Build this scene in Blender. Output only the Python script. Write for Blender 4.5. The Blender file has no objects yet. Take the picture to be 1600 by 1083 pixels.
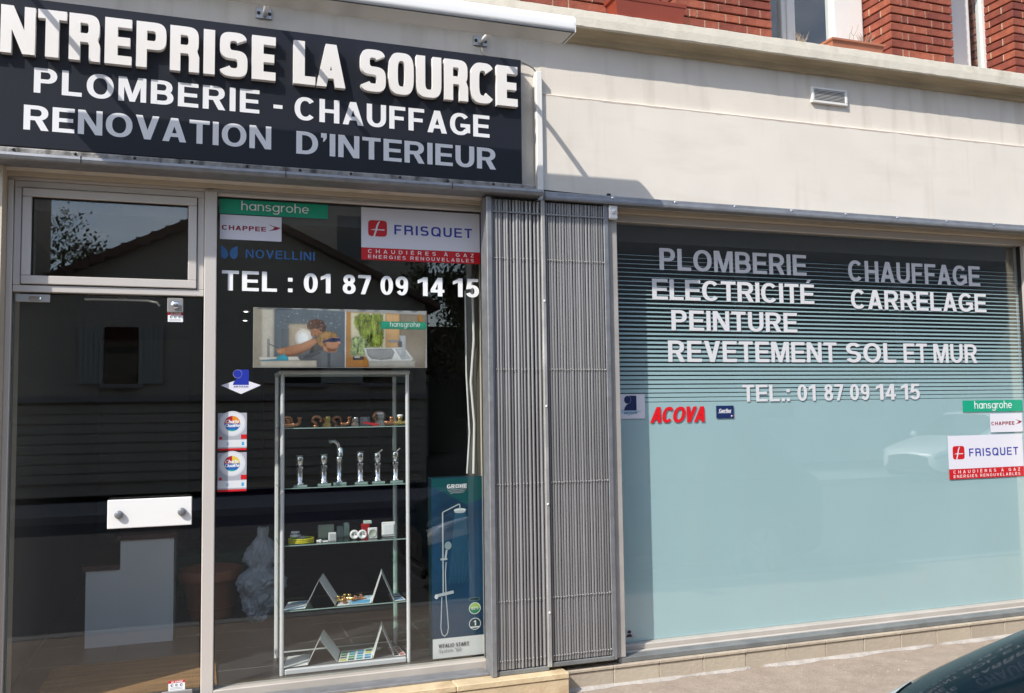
import bpy, math, random
from mathutils import Vector, Matrix
random.seed(7)
scene = bpy.context.scene
COL = scene.collection
# ---------------------------------------------------------------- camera, sky, sun, exposure
cam_data = bpy.data.cameras.new('camera'); cam = bpy.data.objects.new('camera', cam_data); COL.objects.link(cam)
cam_data.sensor_fit = 'HORIZONTAL'; cam_data.sensor_width = 36.0; cam_data.lens = 36.0 * 1400 / 1600
cam_data.clip_start = 0.05; cam_data.clip_end = 600
_r = Vector((0.94422695, -0.32900107, -0.01391969)); _u = Vector((-0.00895185, -0.06790125, 0.99765189)); _f = Vector((0.3291737, 0.94188519, 0.06705935))
cam.matrix_world = Matrix(((_r.x, _u.x, -_f.x, 0.0), (_r.y, _u.y, -_f.y, -4.8), (_r.z, _u.z, -_f.z, 1.6), (0, 0, 0, 1)))
scene.camera = cam
SUN_TRAVEL = Vector((1.60, 1.0, -1.77)).normalized()
SUN_EL = math.asin(-SUN_TRAVEL.z); SUN_AZ = math.atan2(-SUN_TRAVEL.x, -SUN_TRAVEL.y)
world = bpy.data.worlds.new('World'); scene.world = world; world.use_nodes = True
wn = world.node_tree.nodes; wl = world.node_tree.links
bg = wn['Background']; bg.inputs['Strength'].default_value = 0.15
sky = wn.new('ShaderNodeTexSky'); sky.sky_type = 'NISHITA'; sky.sun_disc = False
sky.sun_elevation = SUN_EL; sky.sun_rotation = SUN_AZ; sky.air_density = 1.0; sky.dust_density = 1.0; sky.ozone_density = 1.0
wtc = wn.new('ShaderNodeTexCoord'); wmap = wn.new('ShaderNodeMapping'); wmap.inputs['Scale'].default_value = (1.6, 1.6, 4.0)
wl.new(wtc.outputs['Generated'], wmap.inputs['Vector'])
wno = wn.new('ShaderNodeTexNoise'); wno.inputs['Scale'].default_value = 2.2; wno.inputs['Detail'].default_value = 7; wno.inputs['Roughness'].default_value = 0.55
wl.new(wmap.outputs[0], wno.inputs['Vector'])
wcr = wn.new('ShaderNodeValToRGB'); wcr.color_ramp.elements[0].position = 0.47; wcr.color_ramp.elements[0].color = (0, 0, 0, 1); wcr.color_ramp.elements[1].position = 0.74; wcr.color_ramp.elements[1].color = (0.85, 0.85, 0.85, 1)
wl.new(wno.outputs['Fac'], wcr.inputs[0])
wmx = wn.new('ShaderNodeMix'); wmx.data_type = 'RGBA'; wl.new(wcr.outputs[0], wmx.inputs['Factor'])
wl.new(sky.outputs[0], wmx.inputs[6]); wmx.inputs[7].default_value = (8.0, 8.2, 8.6, 1)
wl.new(wmx.outputs[2], bg.inputs['Color'])
sun_data = bpy.data.lights.new('sun', 'SUN'); sun = bpy.data.objects.new('sun', sun_data); COL.objects.link(sun)
sun_data.energy = 3.3; sun_data.angle = math.radians(0.5); sun_data.color = (1.0, 0.95, 0.87)
sun.rotation_euler = SUN_TRAVEL.to_track_quat('-Z', 'Y').to_euler(); sun.location = (-8, -8, 12)
vs = scene.view_settings; vs.view_transform = 'Standard'; vs.look = 'None'; vs.gamma = 1.0; vs.use_curve_mapping = False; vs.exposure = 0.78
scene.render.film_transparent = False
try:
    scene.cycles.use_denoising = True; scene.cycles.max_bounces = 10; scene.cycles.transparent_max_bounces = 24; scene.cycles.glossy_bounces = 5
    scene.cycles.caustics_reflective = False; scene.cycles.caustics_refractive = False; scene.cycles.sample_clamp_indirect = 6
except Exception: pass

# ---------------------------------------------------------------- materials
MATS = {}
def srgb(h):
    v = [int(h[i:i+2], 16) / 255 for i in (0, 2, 4)]
    return tuple(c / 12.92 if c <= 0.04045 else ((c + 0.055) / 1.055) ** 2.4 for c in v)
def mat(name, col, rough=0.55, metal=0.0, var=0.0, vscale=6.0, bump=0.0, bscale=80.0, spec=0.5, coat=0.0, rnd=0.0, stretch=None, stain=None, speck=None):
    if name in MATS: return MATS[name]
    if isinstance(col, str): col = srgb(col)
    m = bpy.data.materials.new(name); m.use_nodes = True; MATS[name] = m
    n = m.node_tree.nodes; l = m.node_tree.links; p = n['Principled BSDF']
    p.inputs['Base Color'].default_value = (*col, 1); p.inputs['Roughness'].default_value = rough; p.inputs['Metallic'].default_value = metal
    p.inputs['Specular IOR Level'].default_value = spec
    if coat: p.inputs['Coat Weight'].default_value = coat; p.inputs['Coat Roughness'].default_value = 0.03
    tc = n.new('ShaderNodeTexCoord'); vec = tc.outputs['Object']
    cur = None
    def nz(scale, detail=5, st=None):
        t = n.new('ShaderNodeTexNoise'); t.inputs['Scale'].default_value = scale; t.inputs['Detail'].default_value = detail
        if st:
            mp = n.new('ShaderNodeMapping'); mp.inputs['Scale'].default_value = st; l.new(vec, mp.inputs['Vector']); l.new(mp.outputs[0], t.inputs['Vector'])
        else: l.new(vec, t.inputs['Vector'])
        return t
    def ramp(sock, a, b, lo=0.0, hi=1.0):
        r = n.new('ShaderNodeMapRange'); r.inputs['From Min'].default_value = a; r.inputs['From Max'].default_value = b; r.inputs['To Min'].default_value = lo; r.inputs['To Max'].default_value = hi
        l.new(sock, r.inputs['Value']); return r.outputs[0]
    def mix(fac, a, b):
        x = n.new('ShaderNodeMix'); x.data_type = 'RGBA'
        l.new(fac, x.inputs['Factor'])
        for s, v in ((x.inputs[6], a), (x.inputs[7], b)):
            if isinstance(v, tuple): s.default_value = (*v, 1)
            else: l.new(v, s)
        return x.outputs[2]
    base = tuple(col)
    if var:
        t = nz(vscale, 6, stretch)
        lo = tuple(max(0, c * (1 - var)) for c in col); hi = tuple(min(1, c * (1 + var * 0.7)) for c in col)
        cur = mix(ramp(t.outputs['Fac'], 0.3, 0.7), lo, hi)
    for st in (stain or []):
        scol, sscale, a, b, amt, sst = st
        t = nz(sscale, 7, sst); cur = mix(ramp(t.outputs['Fac'], a, b, 0, amt), cur if cur else base, scol)
    if speck:
        scol, sscale, thr, amt = speck
        t = n.new('ShaderNodeTexVoronoi'); t.inputs['Scale'].default_value = sscale; l.new(vec, t.inputs['Vector'])
        cur = mix(ramp(t.outputs['Distance'], thr, thr * 0.6, 0, amt), cur if cur else base, scol)
    if rnd:
        oi = n.new('ShaderNodeObjectInfo'); h = n.new('ShaderNodeHueSaturation')
        l.new(ramp(oi.outputs['Random'], 0, 1, 1 - rnd, 1 + rnd), h.inputs['Value'])
        l.new(ramp(oi.outputs['Random'], 0, 1, 0.495, 0.505), h.inputs['Hue'])
        if cur: l.new(cur, h.inputs['Color'])
        else: h.inputs['Color'].default_value = (*base, 1)
        cur = h.outputs[0]
    if cur: l.new(cur, p.inputs['Base Color'])
    if bump:
        t = nz(bscale, 4); bp = n.new('ShaderNodeBump'); bp.inputs['Strength'].default_value = bump; bp.inputs['Distance'].default_value = 0.01
        l.new(t.outputs['Fac'], bp.inputs['Height']); l.new(bp.outputs[0], p.inputs['Normal'])
    return m
def glass_mat(name, tint=(0.965, 0.98, 0.975), ior=1.62, refl=1.0):
    if name in MATS: return MATS[name]
    m = bpy.data.materials.new(name); m.use_nodes = True; MATS[name] = m
    n = m.node_tree.nodes; l = m.node_tree.links; n.remove(n['Principled BSDF'])
    out = n['Material Output']; tr = n.new('ShaderNodeBsdfTransparent'); tr.inputs[0].default_value = (*tint, 1)
    gl = n.new('ShaderNodeBsdfGlossy'); gl.inputs['Roughness'].default_value = 0.0; gl.inputs[0].default_value = (refl, refl, refl, 1)
    ge = n.new('ShaderNodeNewGeometry'); mr = n.new('ShaderNodeMapRange'); mr.inputs['To Min'].default_value = ior; mr.inputs['To Max'].default_value = 1 / ior
    l.new(ge.outputs['Backfacing'], mr.inputs['Value'])
    fr = n.new('ShaderNodeFresnel'); l.new(mr.outputs[0], fr.inputs['IOR'])
    mx = n.new('ShaderNodeMixShader'); l.new(fr.outputs[0], mx.inputs[0]); l.new(tr.outputs[0], mx.inputs[1]); l.new(gl.outputs[0], mx.inputs[2]); l.new(mx.outputs[0], out.inputs[0])
    return m
def emit_mat(name, col, strength):
    m = bpy.data.materials.new(name); m.use_nodes = True; p = m.node_tree.nodes['Principled BSDF']
    p.inputs['Emission Color'].default_value = (*col, 1); p.inputs['Emission Strength'].default_value = strength; MATS[name] = m; return m

WALL = mat('cream_render', (0.72, 0.67, 0.60), 0.85, var=0.05, vscale=2.5, bump=0.05, bscale=40, stain=[((0.55, 0.47, 0.38), 3.0, 0.54, 0.8, 0.40, (0.6, 1, 2.5)), ((0.50, 0.44, 0.36), 6.0, 0.58, 0.78, 0.30, (2.2, 1, 0.22))])
WALLUP = mat('upper_render', (0.69, 0.635, 0.56), 0.88, var=0.06, vscale=3, bump=0.12, bscale=70, stain=[((0.40, 0.34, 0.26), 4.0, 0.52, 0.82, 0.6, (1.8, 1, 0.2))])
LEDGE = mat('rust_stained_edge', (0.52, 0.44, 0.37), 0.9, var=0.12, vscale=9, bump=0.4, bscale=70)
CORN = mat('cornice_cement', (0.68, 0.63, 0.53), 0.92, var=0.10, vscale=7, bump=0.18, bscale=70, stain=[((0.30, 0.26, 0.19), 7.0, 0.55, 0.8, 0.55, None)], speck=((0.34, 0.30, 0.23), 45, 0.12, 0.4))
COVE = mat('grimy_cove', (0.42, 0.35, 0.24), 0.95, var=0.25, vscale=5, bump=0.4, bscale=50, stretch=(0.5, 1, 3))
PIL = mat('pilaster_paint', (0.62, 0.545, 0.43), 0.8, var=0.06, bump=0.15)
BRICK = mat('red_brick', (0.27, 0.066, 0.037), 0.78, var=0.28, vscale=14, bump=0.4, bscale=120, rnd=0.30, stain=[((0.42, 0.20, 0.13), 11, 0.6, 0.8, 0.25, None), ((0.10, 0.035, 0.02), 9, 0.62, 0.8, 0.5, None)])
MORT = mat('pale_mortar', (0.46, 0.38, 0.28), 0.95, var=0.2, vscale=30, bump=0.5)
DARKJ = mat('shaded_joint', (0.05, 0.042, 0.036), 0.95)  # near-black: shade of the deep joints put into the colour
ALU = mat('anodised_frame', (0.62, 0.58, 0.545), 0.42, metal=0.25, var=0.04, vscale=4, stretch=(1, 1, 0.2))
ALUD = mat('frame_gasket', (0.015, 0.015, 0.015), 0.7)
GALV = mat('galvanised_steel', (0.28, 0.29, 0.31), 0.48, metal=0.55, var=0.16, vscale=16, bump=0.05, stain=[((0.24, 0.23, 0.22), 12, 0.55, 0.8, 0.6, (0.6, 1, 3))])
GRIL = mat('grey_grille_bar', (0.275, 0.275, 0.28), 0.5, metal=0.45, var=0.14, vscale=7, stretch=(1, 1, 0.15), rnd=0.12)
GRILP = mat('worn_grille_post', (0.36, 0.355, 0.35), 0.5, metal=0.3, var=0.15, vscale=8, stain=[((0.62, 0.61, 0.59), 8, 0.56, 0.66, 0.8, (1, 1, 0.25))])
RAILB = mat('grey_floor_rail', (0.20, 0.21, 0.21), 0.6, metal=0.3, var=0.2, vscale=10)
STONE = mat('tan_plinth_stone', (0.43, 0.37, 0.29), 0.8, var=0.14, vscale=5, bump=0.3, bscale=60, rnd=0.08, stain=[((0.42, 0.28, 0.14), 4, 0.58, 0.7, 0.5, None), ((0.32, 0.27, 0.2), 14, 0.6, 0.75, 0.4, None)])
STEP = mat('ochre_step_stone', (0.56, 0.44, 0.28), 0.75, var=0.18, vscale=6, bump=0.3, bscale=50, rnd=0.06, stain=[((0.30, 0.19, 0.09), 5, 0.6, 0.75, 0.6, None)])
CEMENT = mat('white_cement', (0.40, 0.37, 0.34), 0.95, var=0.2, vscale=14, bump=0.6)
PAVE = mat('pinkish_asphalt', (0.34, 0.275, 0.22), 0.95, var=0.15, vscale=9, bump=0.7, bscale=200, speck=((0.56, 0.49, 0.40), 140, 0.2, 0.6), stain=[((0.24, 0.19, 0.15), 2.5, 0.5, 0.75, 0.4, None), ((0.16, 0.13, 0.10), 90, 0.58, 0.68, 0.75, None), ((0.46, 0.37, 0.29), 38, 0.55, 0.7, 0.5, None)])
ROAD = mat('road_asphalt', (0.05, 0.05, 0.052), 0.9, var=0.2, vscale=4, bump=0.6, bscale=120, speck=((0.2, 0.2, 0.2), 120, 0.15, 0.5))
KERB = mat('kerb_granite', (0.24, 0.235, 0.23), 0.85, var=0.2, vscale=30, bump=0.3)
SIGN = mat('navy_sign_panel', (0.0125, 0.0145, 0.022), 0.42, var=0.06, vscale=3, spec=0.3)
FOAM = mat('white_raised_letter', (0.80, 0.78, 0.765), 0.6, var=0.02)
VINYL = mat('white_vinyl', (0.78, 0.78, 0.80), 0.5)
WHITE = mat('white_enamel', (0.80, 0.80, 0.79), 0.28, var=0.02)
WHITEM = mat('white_window_paint', (0.78, 0.77, 0.74), 0.45, var=0.03)
PLATE = mat('brushed_bracket', (0.45, 0.44, 0.43), 0.4, metal=0.7, var=0.1)
CHROME = mat('chrome', (0.78, 0.78, 0.80), 0.08, metal=1.0)
STEEL = mat('satin_aluminium', (0.78, 0.78, 0.79), 0.35, metal=0.1)
BLACK = mat('black_plastic', (0.012, 0.012, 0.013), 0.5)
SCREW = mat('dark_screw', (0.05, 0.05, 0.05), 0.4, metal=0.6)
COPPER = mat('copper', (0.62, 0.26, 0.12), 0.28, metal=0.9, var=0.15, vscale=30)
BRASS = mat('brass', (0.72, 0.52, 0.18), 0.25, metal=0.9, var=0.1, vscale=30)
FILM = mat('frosted_film', (0.50, 0.70, 0.745), 0.65, var=0.035, vscale=1.6, spec=0.2, stretch=(1, 1, .35), stain=[((.60, .68, .68), 5.0, .56, .8, .25, (1, 1, .5))])
GLASS = glass_mat('window_glass')
SHELFG = glass_mat('shelf_glass', (0.80, 0.93, 0.88))
TERRA = mat('terracotta', (0.52, 0.20, 0.10), 0.8, var=0.12, bump=0.2)
PLANTER = mat('brick_red_plastic', (0.25, 0.046, 0.022), 0.5, var=0.10)
TWIG = mat('dry_twig', (0.38, 0.30, 0.22), 0.9)
# ---------------------------------------------------------------- mesh building
ORG = {}
class MB:
    def __init__(s): s.v = []; s.f = []; s.m = []; s.mats = []; s.smooth = []
    def mi(s, m):
        if m is None: return 0
        if m not in s.mats: s.mats.append(m)
        return s.mats.index(m)
    def face(s, pts, m=None, sm=False):
        b = len(s.v); s.v += [tuple(p) for p in pts]; s.f.append(tuple(range(b, b + len(pts)))); s.m.append(s.mi(m)); s.smooth.append(sm)
    def grid(s, rows, m=None, closed_u=False, closed_v=False, sm=True, caps=False):
        b = len(s.v); nu = len(rows); nv = len(rows[0]); i = s.mi(m)
        for r in rows: s.v += [tuple(p) for p in r]
        for a in range(nu if closed_u else nu - 1):
            for c in range(nv if closed_v else nv - 1):
                a2 = (a + 1) % nu; c2 = (c + 1) % nv
                s.f.append((b + a * nv + c, b + a * nv + c2, b + a2 * nv + c2, b + a2 * nv + c)); s.m.append(i); s.smooth.append(sm)
        if caps:
            c0 = len(s.v); s.v += [tuple(p) for p in rows[0]] + [tuple(p) for p in rows[-1]]
            s.f.append(tuple(c0 + c for c in range(nv))[::-1]); s.m.append(i); s.smooth.append(False)
            s.f.append(tuple(c0 + nv + c for c in range(nv))); s.m.append(i); s.smooth.append(False)
        return s
    def box(s, x0, x1, y0, y1, z0, z1, m=None, c=0.0):
        if c <= 0:
            P = [(x0, y0, z0), (x1, y0, z0), (x1, y1, z0), (x0, y1, z0), (x0, y0, z1), (x1, y0, z1), (x1, y1, z1), (x0, y1, z1)]
            b = len(s.v); s.v += P; i = s.mi(m)
            for q in ((0, 1, 5, 4), (1, 2, 6, 5), (2, 3, 7, 6), (3, 0, 4, 7), (4, 5, 6, 7), (3, 2, 1, 0)): s.f.append(tuple(b + k for k in q)); s.m.append(i); s.smooth.append(False)
        else:
            def ring(z, d): return [(x0 + d, y0, z), (x1 - d, y0, z), (x1, y0 + d, z), (x1, y1 - d, z), (x1 - d, y1, z), (x0 + d, y1, z), (x0, y1 - d, z), (x0, y0 + d, z)]
            def rin(z): return [(x0 + c, y0 + c, z), (x1 - c, y0 + c, z), (x1 - c, y0 + c, z), (x1 - c, y1 - c, z), (x1 - c, y1 - c, z), (x0 + c, y1 - c, z), (x0 + c, y1 - c, z), (x0 + c, y0 + c, z)]
            def rmid(z, k): return [(x0 + c, y0 + k, z), (x1 - c, y0 + k, z), (x1 - k, y0 + c, z), (x1 - k, y1 - c, z), (x1 - c, y1 - k, z), (x0 + c, y1 - k, z), (x0 + k, y1 - c, z), (x0 + k, y0 + c, z)]
            rows = [rmid(z0, c * 0.999), ring(z0 + c, c), ring(z1 - c, c), rmid(z1, c * 0.999)]
            s.grid(rows, m, closed_v=True, sm=False, caps=True)
        return s
    def prism(s, prof, x0, x1, m=None, axis='x', sm=False):
        """profile (a,b) swept along an axis: x -> (y,z); y -> (x,z); z -> (x,y)"""
        def P(t, a, b): return (t, a, b) if axis == 'x' else ((a, t, b) if axis == 'y' else (a, b, t))
        b0 = len(s.v); n = len(prof); i = s.mi(m)
        s.v += [P(x0, a, b) for a, b in prof] + [P(x1, a, b) for a, b in prof]
        for k in range(n):
            k2 = (k + 1) % n; s.f.append((b0 + k, b0 + k2, b0 + n + k2, b0 + n + k)); s.m.append(i); s.smooth.append(sm)
        c0 = len(s.v); s.v += [P(x0, a, b) for a, b in prof] + [P(x1, a, b) for a, b in prof]
        s.f.append(tuple(c0 + k for k in range(n))[::-1]); s.m.append(i); s.smooth.append(False)
        s.f.append(tuple(c0 + n + k for k in range(n))); s.m.append(i); s.smooth.append(False)
        return s
    def tube(s, pts, r, n=8, m=None, caps=True):
        pts = [Vector(p) for p in pts]; rows = []
        rr = r if isinstance(r, (list, tuple)) else [r] * len(pts)
        up = Vector((0.13, 0.21, 0.97)); 
        for k, p in enumerate(pts):
            d = (pts[min(k + 1, len(pts) - 1)] - pts[max(k - 1, 0)]).normalized()
            a = d.cross(up)
            if a.length < 0.05: a = d.cross(Vector((1, 0, 0)))
            a.normalize(); b = d.cross(a).normalized()
            rows.append([p + (a * math.cos(t) + b * math.sin(t)) * rr[k] for t in [2 * math.pi * j / n for j in range(n)]])
        s.grid(rows, m, closed_v=True, sm=True, caps=caps); return s
    def lathe(s, prof, c, n=20, m=None, axis='z', sm=True):
        """profile [(r,h)...] around c"""
        rows = []
        for r, h in prof:
            row = []
            for j in range(n):
                a = 2 * math.pi * j / n; u, w = r * math.cos(a), r * math.sin(a)
                row.append((c[0] + u, c[1] + w, c[2] + h) if axis == 'z' else ((c[0] + u, c[1] + h, c[2] + w) if axis == 'y' else (c[0] + h, c[1] + u, c[2] + w)))
            rows.append(row)
        s.grid(rows, m, closed_v=True, sm=sm, caps=True); return s
    def mesh(s, name, off=(0, 0, 0)):
        me = bpy.data.meshes.new(name); me.from_pydata([(x - off[0], y - off[1], z - off[2]) for x, y, z in s.v], [], s.f)
        for p, sm, mi in zip(me.polygons, s.smooth, s.m): p.use_smooth = sm; p.material_index = mi
        for m in s.mats: me.materials.append(m)
        me.update(); return me
    def build(s, name, m=None, parent=None, local=False):
        if m is not None and not s.mats: s.mats = [m]
        xs = [p[0] for p in s.v]; ys = [p[1] for p in s.v]; zs = [p[2] for p in s.v]
        o = ((min(xs) + max(xs)) / 2, (min(ys) + max(ys)) / 2, min(zs))
        ob = bpy.data.objects.new(name, s.mesh(name, o)); COL.objects.link(ob)
        po = (0, 0, 0) if (parent is None or local) else ORG[parent.name]
        ob.location = (o[0] - po[0], o[1] - po[1], o[2] - po[2]); ORG[ob.name] = o if not local else (0, 0, 0)
        if local: ORG[ob.name] = o
        if parent: ob.parent = parent
        return ob
def tag(o, label=None, cat=None, group=None, kind=None):
    if label: o['label'] = label
    if cat: o['category'] = cat
    if group: o['group'] = group
    if kind: o['kind'] = kind
    return o
def thing(name, loc, label, cat, group=None):
    o = bpy.data.objects.new(name, None); COL.objects.link(o); o.location = loc; o.empty_display_size = 0.1; ORG[o.name] = tuple(loc)
    return tag(o, label, cat, group)
def part(name, parent, loc):
    o = bpy.data.objects.new(name, None); COL.objects.link(o); o.empty_display_size = 0.05; po = ORG[parent.name]
    o.location = tuple(a - b for a, b in zip(loc, po)); o.parent = parent; ORG[o.name] = tuple(loc); return o
def bx(name, m, parent, x0, x1, y0, y1, z0, z1, c=0.0): return MB().box(x0, x1, y0, y1, z0, z1, m, c).build(name, m, parent)
def bevel(o, w, seg=2):
    b = o.modifiers.new('bevel', 'BEVEL'); b.width = w; b.segments = seg; b.limit_method = 'ANGLE'; return o

# ---------------------------------------------------------------- lettering drawn stroke by stroke
WID = dict(A=.74, B=.70, C=.74, D=.72, E=.64, F=.59, G=.78, H=.70, I=.0, L=.58, M=.84, N=.72, O=.80, P=.66, Q=.80, R=.72, S=.67, T=.64, U=.70, V=.72, Z=.62, h=.50, a=.56, n=.50, s=.46, g=.56, r=.30, o=.58, e=.56, f=.34, l=.0, y=.52, t=.34, m=.80, i=.0, u=.50, d=.56, p=.56)
for _c in '0123456789': WID[_c] = .56
WID['1'] = .40; WID['-'] = .30; WID[':'] = .0; WID['.'] = .0; WID["'"] = .0; WID['%'] = .8
def glyph(ch, w, s, t, e=2.2, n=9):
    acc = {'É': 'E', 'È': 'E', 'À': 'A', 'é': 'e'}.get(ch); P = []
    def R(x0, y0, x1, y1): P.append([(x0, y0), (x1, y0), (x1, y1), (x0, y1)])
    def pt(cx, cy, rx, ry, a):
        c, q = math.cos(a), math.sin(a); k = 2.0 / e
        return (cx + rx * math.copysign(abs(c) ** k, c), cy + ry * math.copysign(abs(q) ** k, q))
    def ring(cx, cy, rx, ry, a0, a1, S=None, T=None):
        S = S or s; T = T or t; m = max(4, int(abs(a1 - a0) / 360 * n * 4))
        for i in range(m):
            b0 = math.radians(a0 + (a1 - a0) * i / m); b1 = math.radians(a0 + (a1 - a0) * (i + 1) / m)
            o0, o1 = pt(cx, cy, rx, ry, b0), pt(cx, cy, rx, ry, b1); i0, i1 = pt(cx, cy, max(rx - S, .01), max(ry - T, .01), b0), pt(cx, cy, max(rx - S, .01), max(ry - T, .01), b1)
            q = [o0, o1, i1, i0] if a1 > a0 else [i0, i1, o1, o0]
            P.append(q)
    xh = .70
    if acc:
        P += glyph(acc, w, s, t, e, n); y = 1.07 if acc != 'e' else .78
        x = w / 2
        if ch in 'Éé': P.append([(x - s * .2, y), (x + s * .5, y), (x + s * 1.2, y + .17), (x + s * .2, y + .17)])
        else: P.append([(x - s * .5, y), (x + s * .2, y), (x - s * .2, y + .17), (x - s * 1.2, y + .17)])
        return P
    if ch == 'A':
        ap = s * 1.15; sl = s * 1.06; k = w / 2 - ap / 2; yi = min(.98, (w / 2 - sl) / k)
        P.append([(0, 0), (sl, 0), (w / 2, yi), (w / 2, 1), (w / 2 - ap / 2, 1)]); P.append([(w - sl, 0), (w, 0), (w / 2 + ap / 2, 1), (w / 2, 1), (w / 2, yi)])
        b = .2; R(sl * .6 + b * k, b, w - sl * .6 - b * k, b + t)
    elif ch == 'B':
        R(0, 0, s, 1); ry = (.5 + t / 2) / 2; r1 = min(w * .42, .30); r2 = min(w * .46, .32)
        for cy, r, x in ((1 - ry, r1, w * .95 - r1), (ry, r2, w - r2)): ring(x, cy, r, ry, -90, 90); R(s, cy + ry - t, x, cy + ry); R(s, cy - ry, x, cy - ry + t)
    elif ch == 'C': ring(w / 2, .5, w / 2, .5, 40, 320)
    elif ch == 'D':
        r = min(w * .62, .5); R(0, 0, s, 1); ring(w - r, .5, r, .5, -90, 90); R(s, 1 - t, w - r, 1); R(s, 0, w - r, t)
    elif ch == 'E': R(0, 0, s, 1); R(s, 1 - t, w, 1); R(s, .5 - t * .48, w * .94, .5 + t * .5); R(s, 0, w, t)
    elif ch == 'F': R(0, 0, s, 1); R(s, 1 - t, w, 1); R(s, .5 - t * .6, w * .9, .5 + t * .4)
    elif ch == 'G': ring(w / 2, .5, w / 2, .5, 40, 325); R(w - s * .95, .12, w, .52 - t); R(w * .52, .52 - t, w, .52)
    elif ch == 'H': R(0, 0, s, 1); R(w - s, 0, w, 1); R(s, .5 - t / 2, w - s, .5 + t / 2)
    elif ch in 'Il': R(0, 0, s, 1)
    elif ch == 'i': R(0, 0, s, xh); R(0, .84, s, 1)
    elif ch == 'L': R(0, 0, s, 1); R(s, 0, w, t)
    elif ch == 'M':
        R(0, 0, s * .9, 1); R(w - s * .9, 0, w, 1); P.append([(s * .3, 1), (w / 2 - s * .42, 0), (w / 2 + s * .42, 0), (s * 1.3, 1)][::1]); P.append([(w - s * 1.3, 1), (w / 2 - s * .421, 0), (w / 2 + s * .421, 0), (w - s * .3, 1)])
    elif ch == 'N': R(0, 0, s * .95, 1); R(w - s * .95, 0, w, 1); P.append([(w - s * 1.08, 0), (w, 0), (s * 1.08, 1), (0, 1)])
    elif ch == 'O': ring(w / 2, .5, w / 2, .5, 0, 360)
    elif ch == 'Q': ring(w / 2, .5, w / 2, .5, 0, 360); P.append([(w * .58, .22), (w * .90, -.06), (w * 1.02, .06), (w * .68, .36)])
    elif ch in 'PR':
        lo = .40; ry = (1 - lo) / 2; r = min(w * .45, .32); x = w * (.97 if ch == 'R' else 1) - r
        R(0, 0, s, 1); ring(x, 1 - ry, r, ry, -90, 90); R(s, 1 - t, x, 1); R(s, lo, x, lo + t)
        if ch == 'R':
            if e > 2.6: R(w - s * 1.02, 0, w - s * .02, lo * .86); P.append([(w - s * 1.02, lo * .86), (w - s * .02, lo * .86), (w - s * .3, lo + t * .6), (w - s * 1.3, lo + t * .6)])
            else: P.append([(w - s * 1.15, 0), (w, 0), (w * .46 + s * .9, lo + t * .5), (w * .40, lo + t * .5)])
    elif ch in 'Ss':
        H = 1 if ch == 'S' else xh; ry = (H / 2 + t / 2) / 2
        ring(w / 2, H - ry, w / 2 * .97, ry, 22, 270); ring(w / 2, ry, w / 2, ry, 90, -158)
    elif ch == 'T': R(0, 1 - t, w, 1); R(w / 2 - s / 2, 0, w / 2 + s / 2, 1 - t)
    elif ch == 'U': ring(w / 2, .4, w / 2, .4, 180, 360); R(0, .4, s, 1); R(w - s, .4, w, 1)
    elif ch == 'V': P.append([(w / 2 - s * .52, 0), (w / 2 + s * .52, 0), (s * 1.08, 1), (0, 1)]); P.append([(w / 2 - s * .521, 0), (w / 2 + s * .521, 0), (w, 1), (w - s * 1.08, 1)])
    elif ch == 'Z': R(0, 1 - t, w, 1); R(0, 0, w, t); P.append([(0, t), (s * 1.2, t), (w, 1 - t), (w - s * 1.2, 1 - t)])
    elif ch == '0': ring(w / 2, .5, w / 2, .5, 0, 360)
    elif ch == '1': R(w - s, 0, w, 1); P.append([(0, .66), (0, .84), (w - s * .7, 1), (w - s * .7, .80)][::-1])
    elif ch == '2': ring(w / 2, .7, w / 2, .3, 165, -30); R(0, 0, w, t); P.append([(0, t), (s * 1.3, t), (w, .6), (w - s, .5)])
    elif ch == '3': ring(w * .48, .735, w * .46, .265, 150, -90); ring(w * .48, .28, w * .5, .28, 90, -150)
    elif ch == '4': R(w * .52, 0, w * .52 + s, 1); R(0, .2, w, .2 + t); P.append([(0, .2 + t), (s * 1.0, .2 + t), (w * .70, 1), (w * .52, 1)])
    elif ch == '5': R(w * .14, 1 - t, w * .95, 1); P.append([(w * .04, .42), (w * .04 + s * .9, .46), (w * .14 + s, 1 - t), (w * .14, 1 - t)]); ring(w / 2, .33, w / 2, .335, 145, -158)
    elif ch in '69':
        ring(w / 2, .325, w / 2, .325, 0, 360); ring(w / 2, .5, w / 2, .5, 38, 185); R(0, .30, s, .50)
        if ch == '9': P = [[(w - x, 1 - y) for x, y in q] for q in P]
    elif ch == '7': R(0, 1 - t, w, 1); P.append([(w * .2, 0), (w * .2 + s, 0), (w, 1 - t), (w - s * 1.1, 1 - t)])
    elif ch == '8': ring(w / 2, .745, w * .45, .255, 0, 360); ring(w / 2, .285, w / 2, .29, 0, 360)
    elif ch == '-': R(0, .30, w, .30 + t)
    elif ch == ':': R(0, 0, s, s); R(0, .54, s, .54 + s)
    elif ch == '.': R(0, 0, s, s)
    elif ch == "'": R(0, .80, s, 1); P.append([(s * .35, .62), (s * .6, .64), (s, .80), (s * .4, .80)])
    elif ch == '%': ring(w * .2, .75, w * .2, .25, 0, 360, s * .6, t * .6); ring(w * .8, .25, w * .2, .25, 0, 360, s * .6, t * .6); P.append([(w * .25, 0), (w * .38, 0), (w * .75, 1), (w * .62, 1)])
    elif ch == 'o': ring(w / 2, xh / 2, w / 2, xh / 2, 0, 360)
    elif ch in 'hn': R(0, 0, s, 1 if ch == 'h' else xh); ring(w / 2, xh - .28, w / 2, .28, 0, 180); R(w - s, 0, w, xh - .28)
    elif ch == 'm':
        R(0, 0, s, xh)
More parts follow.
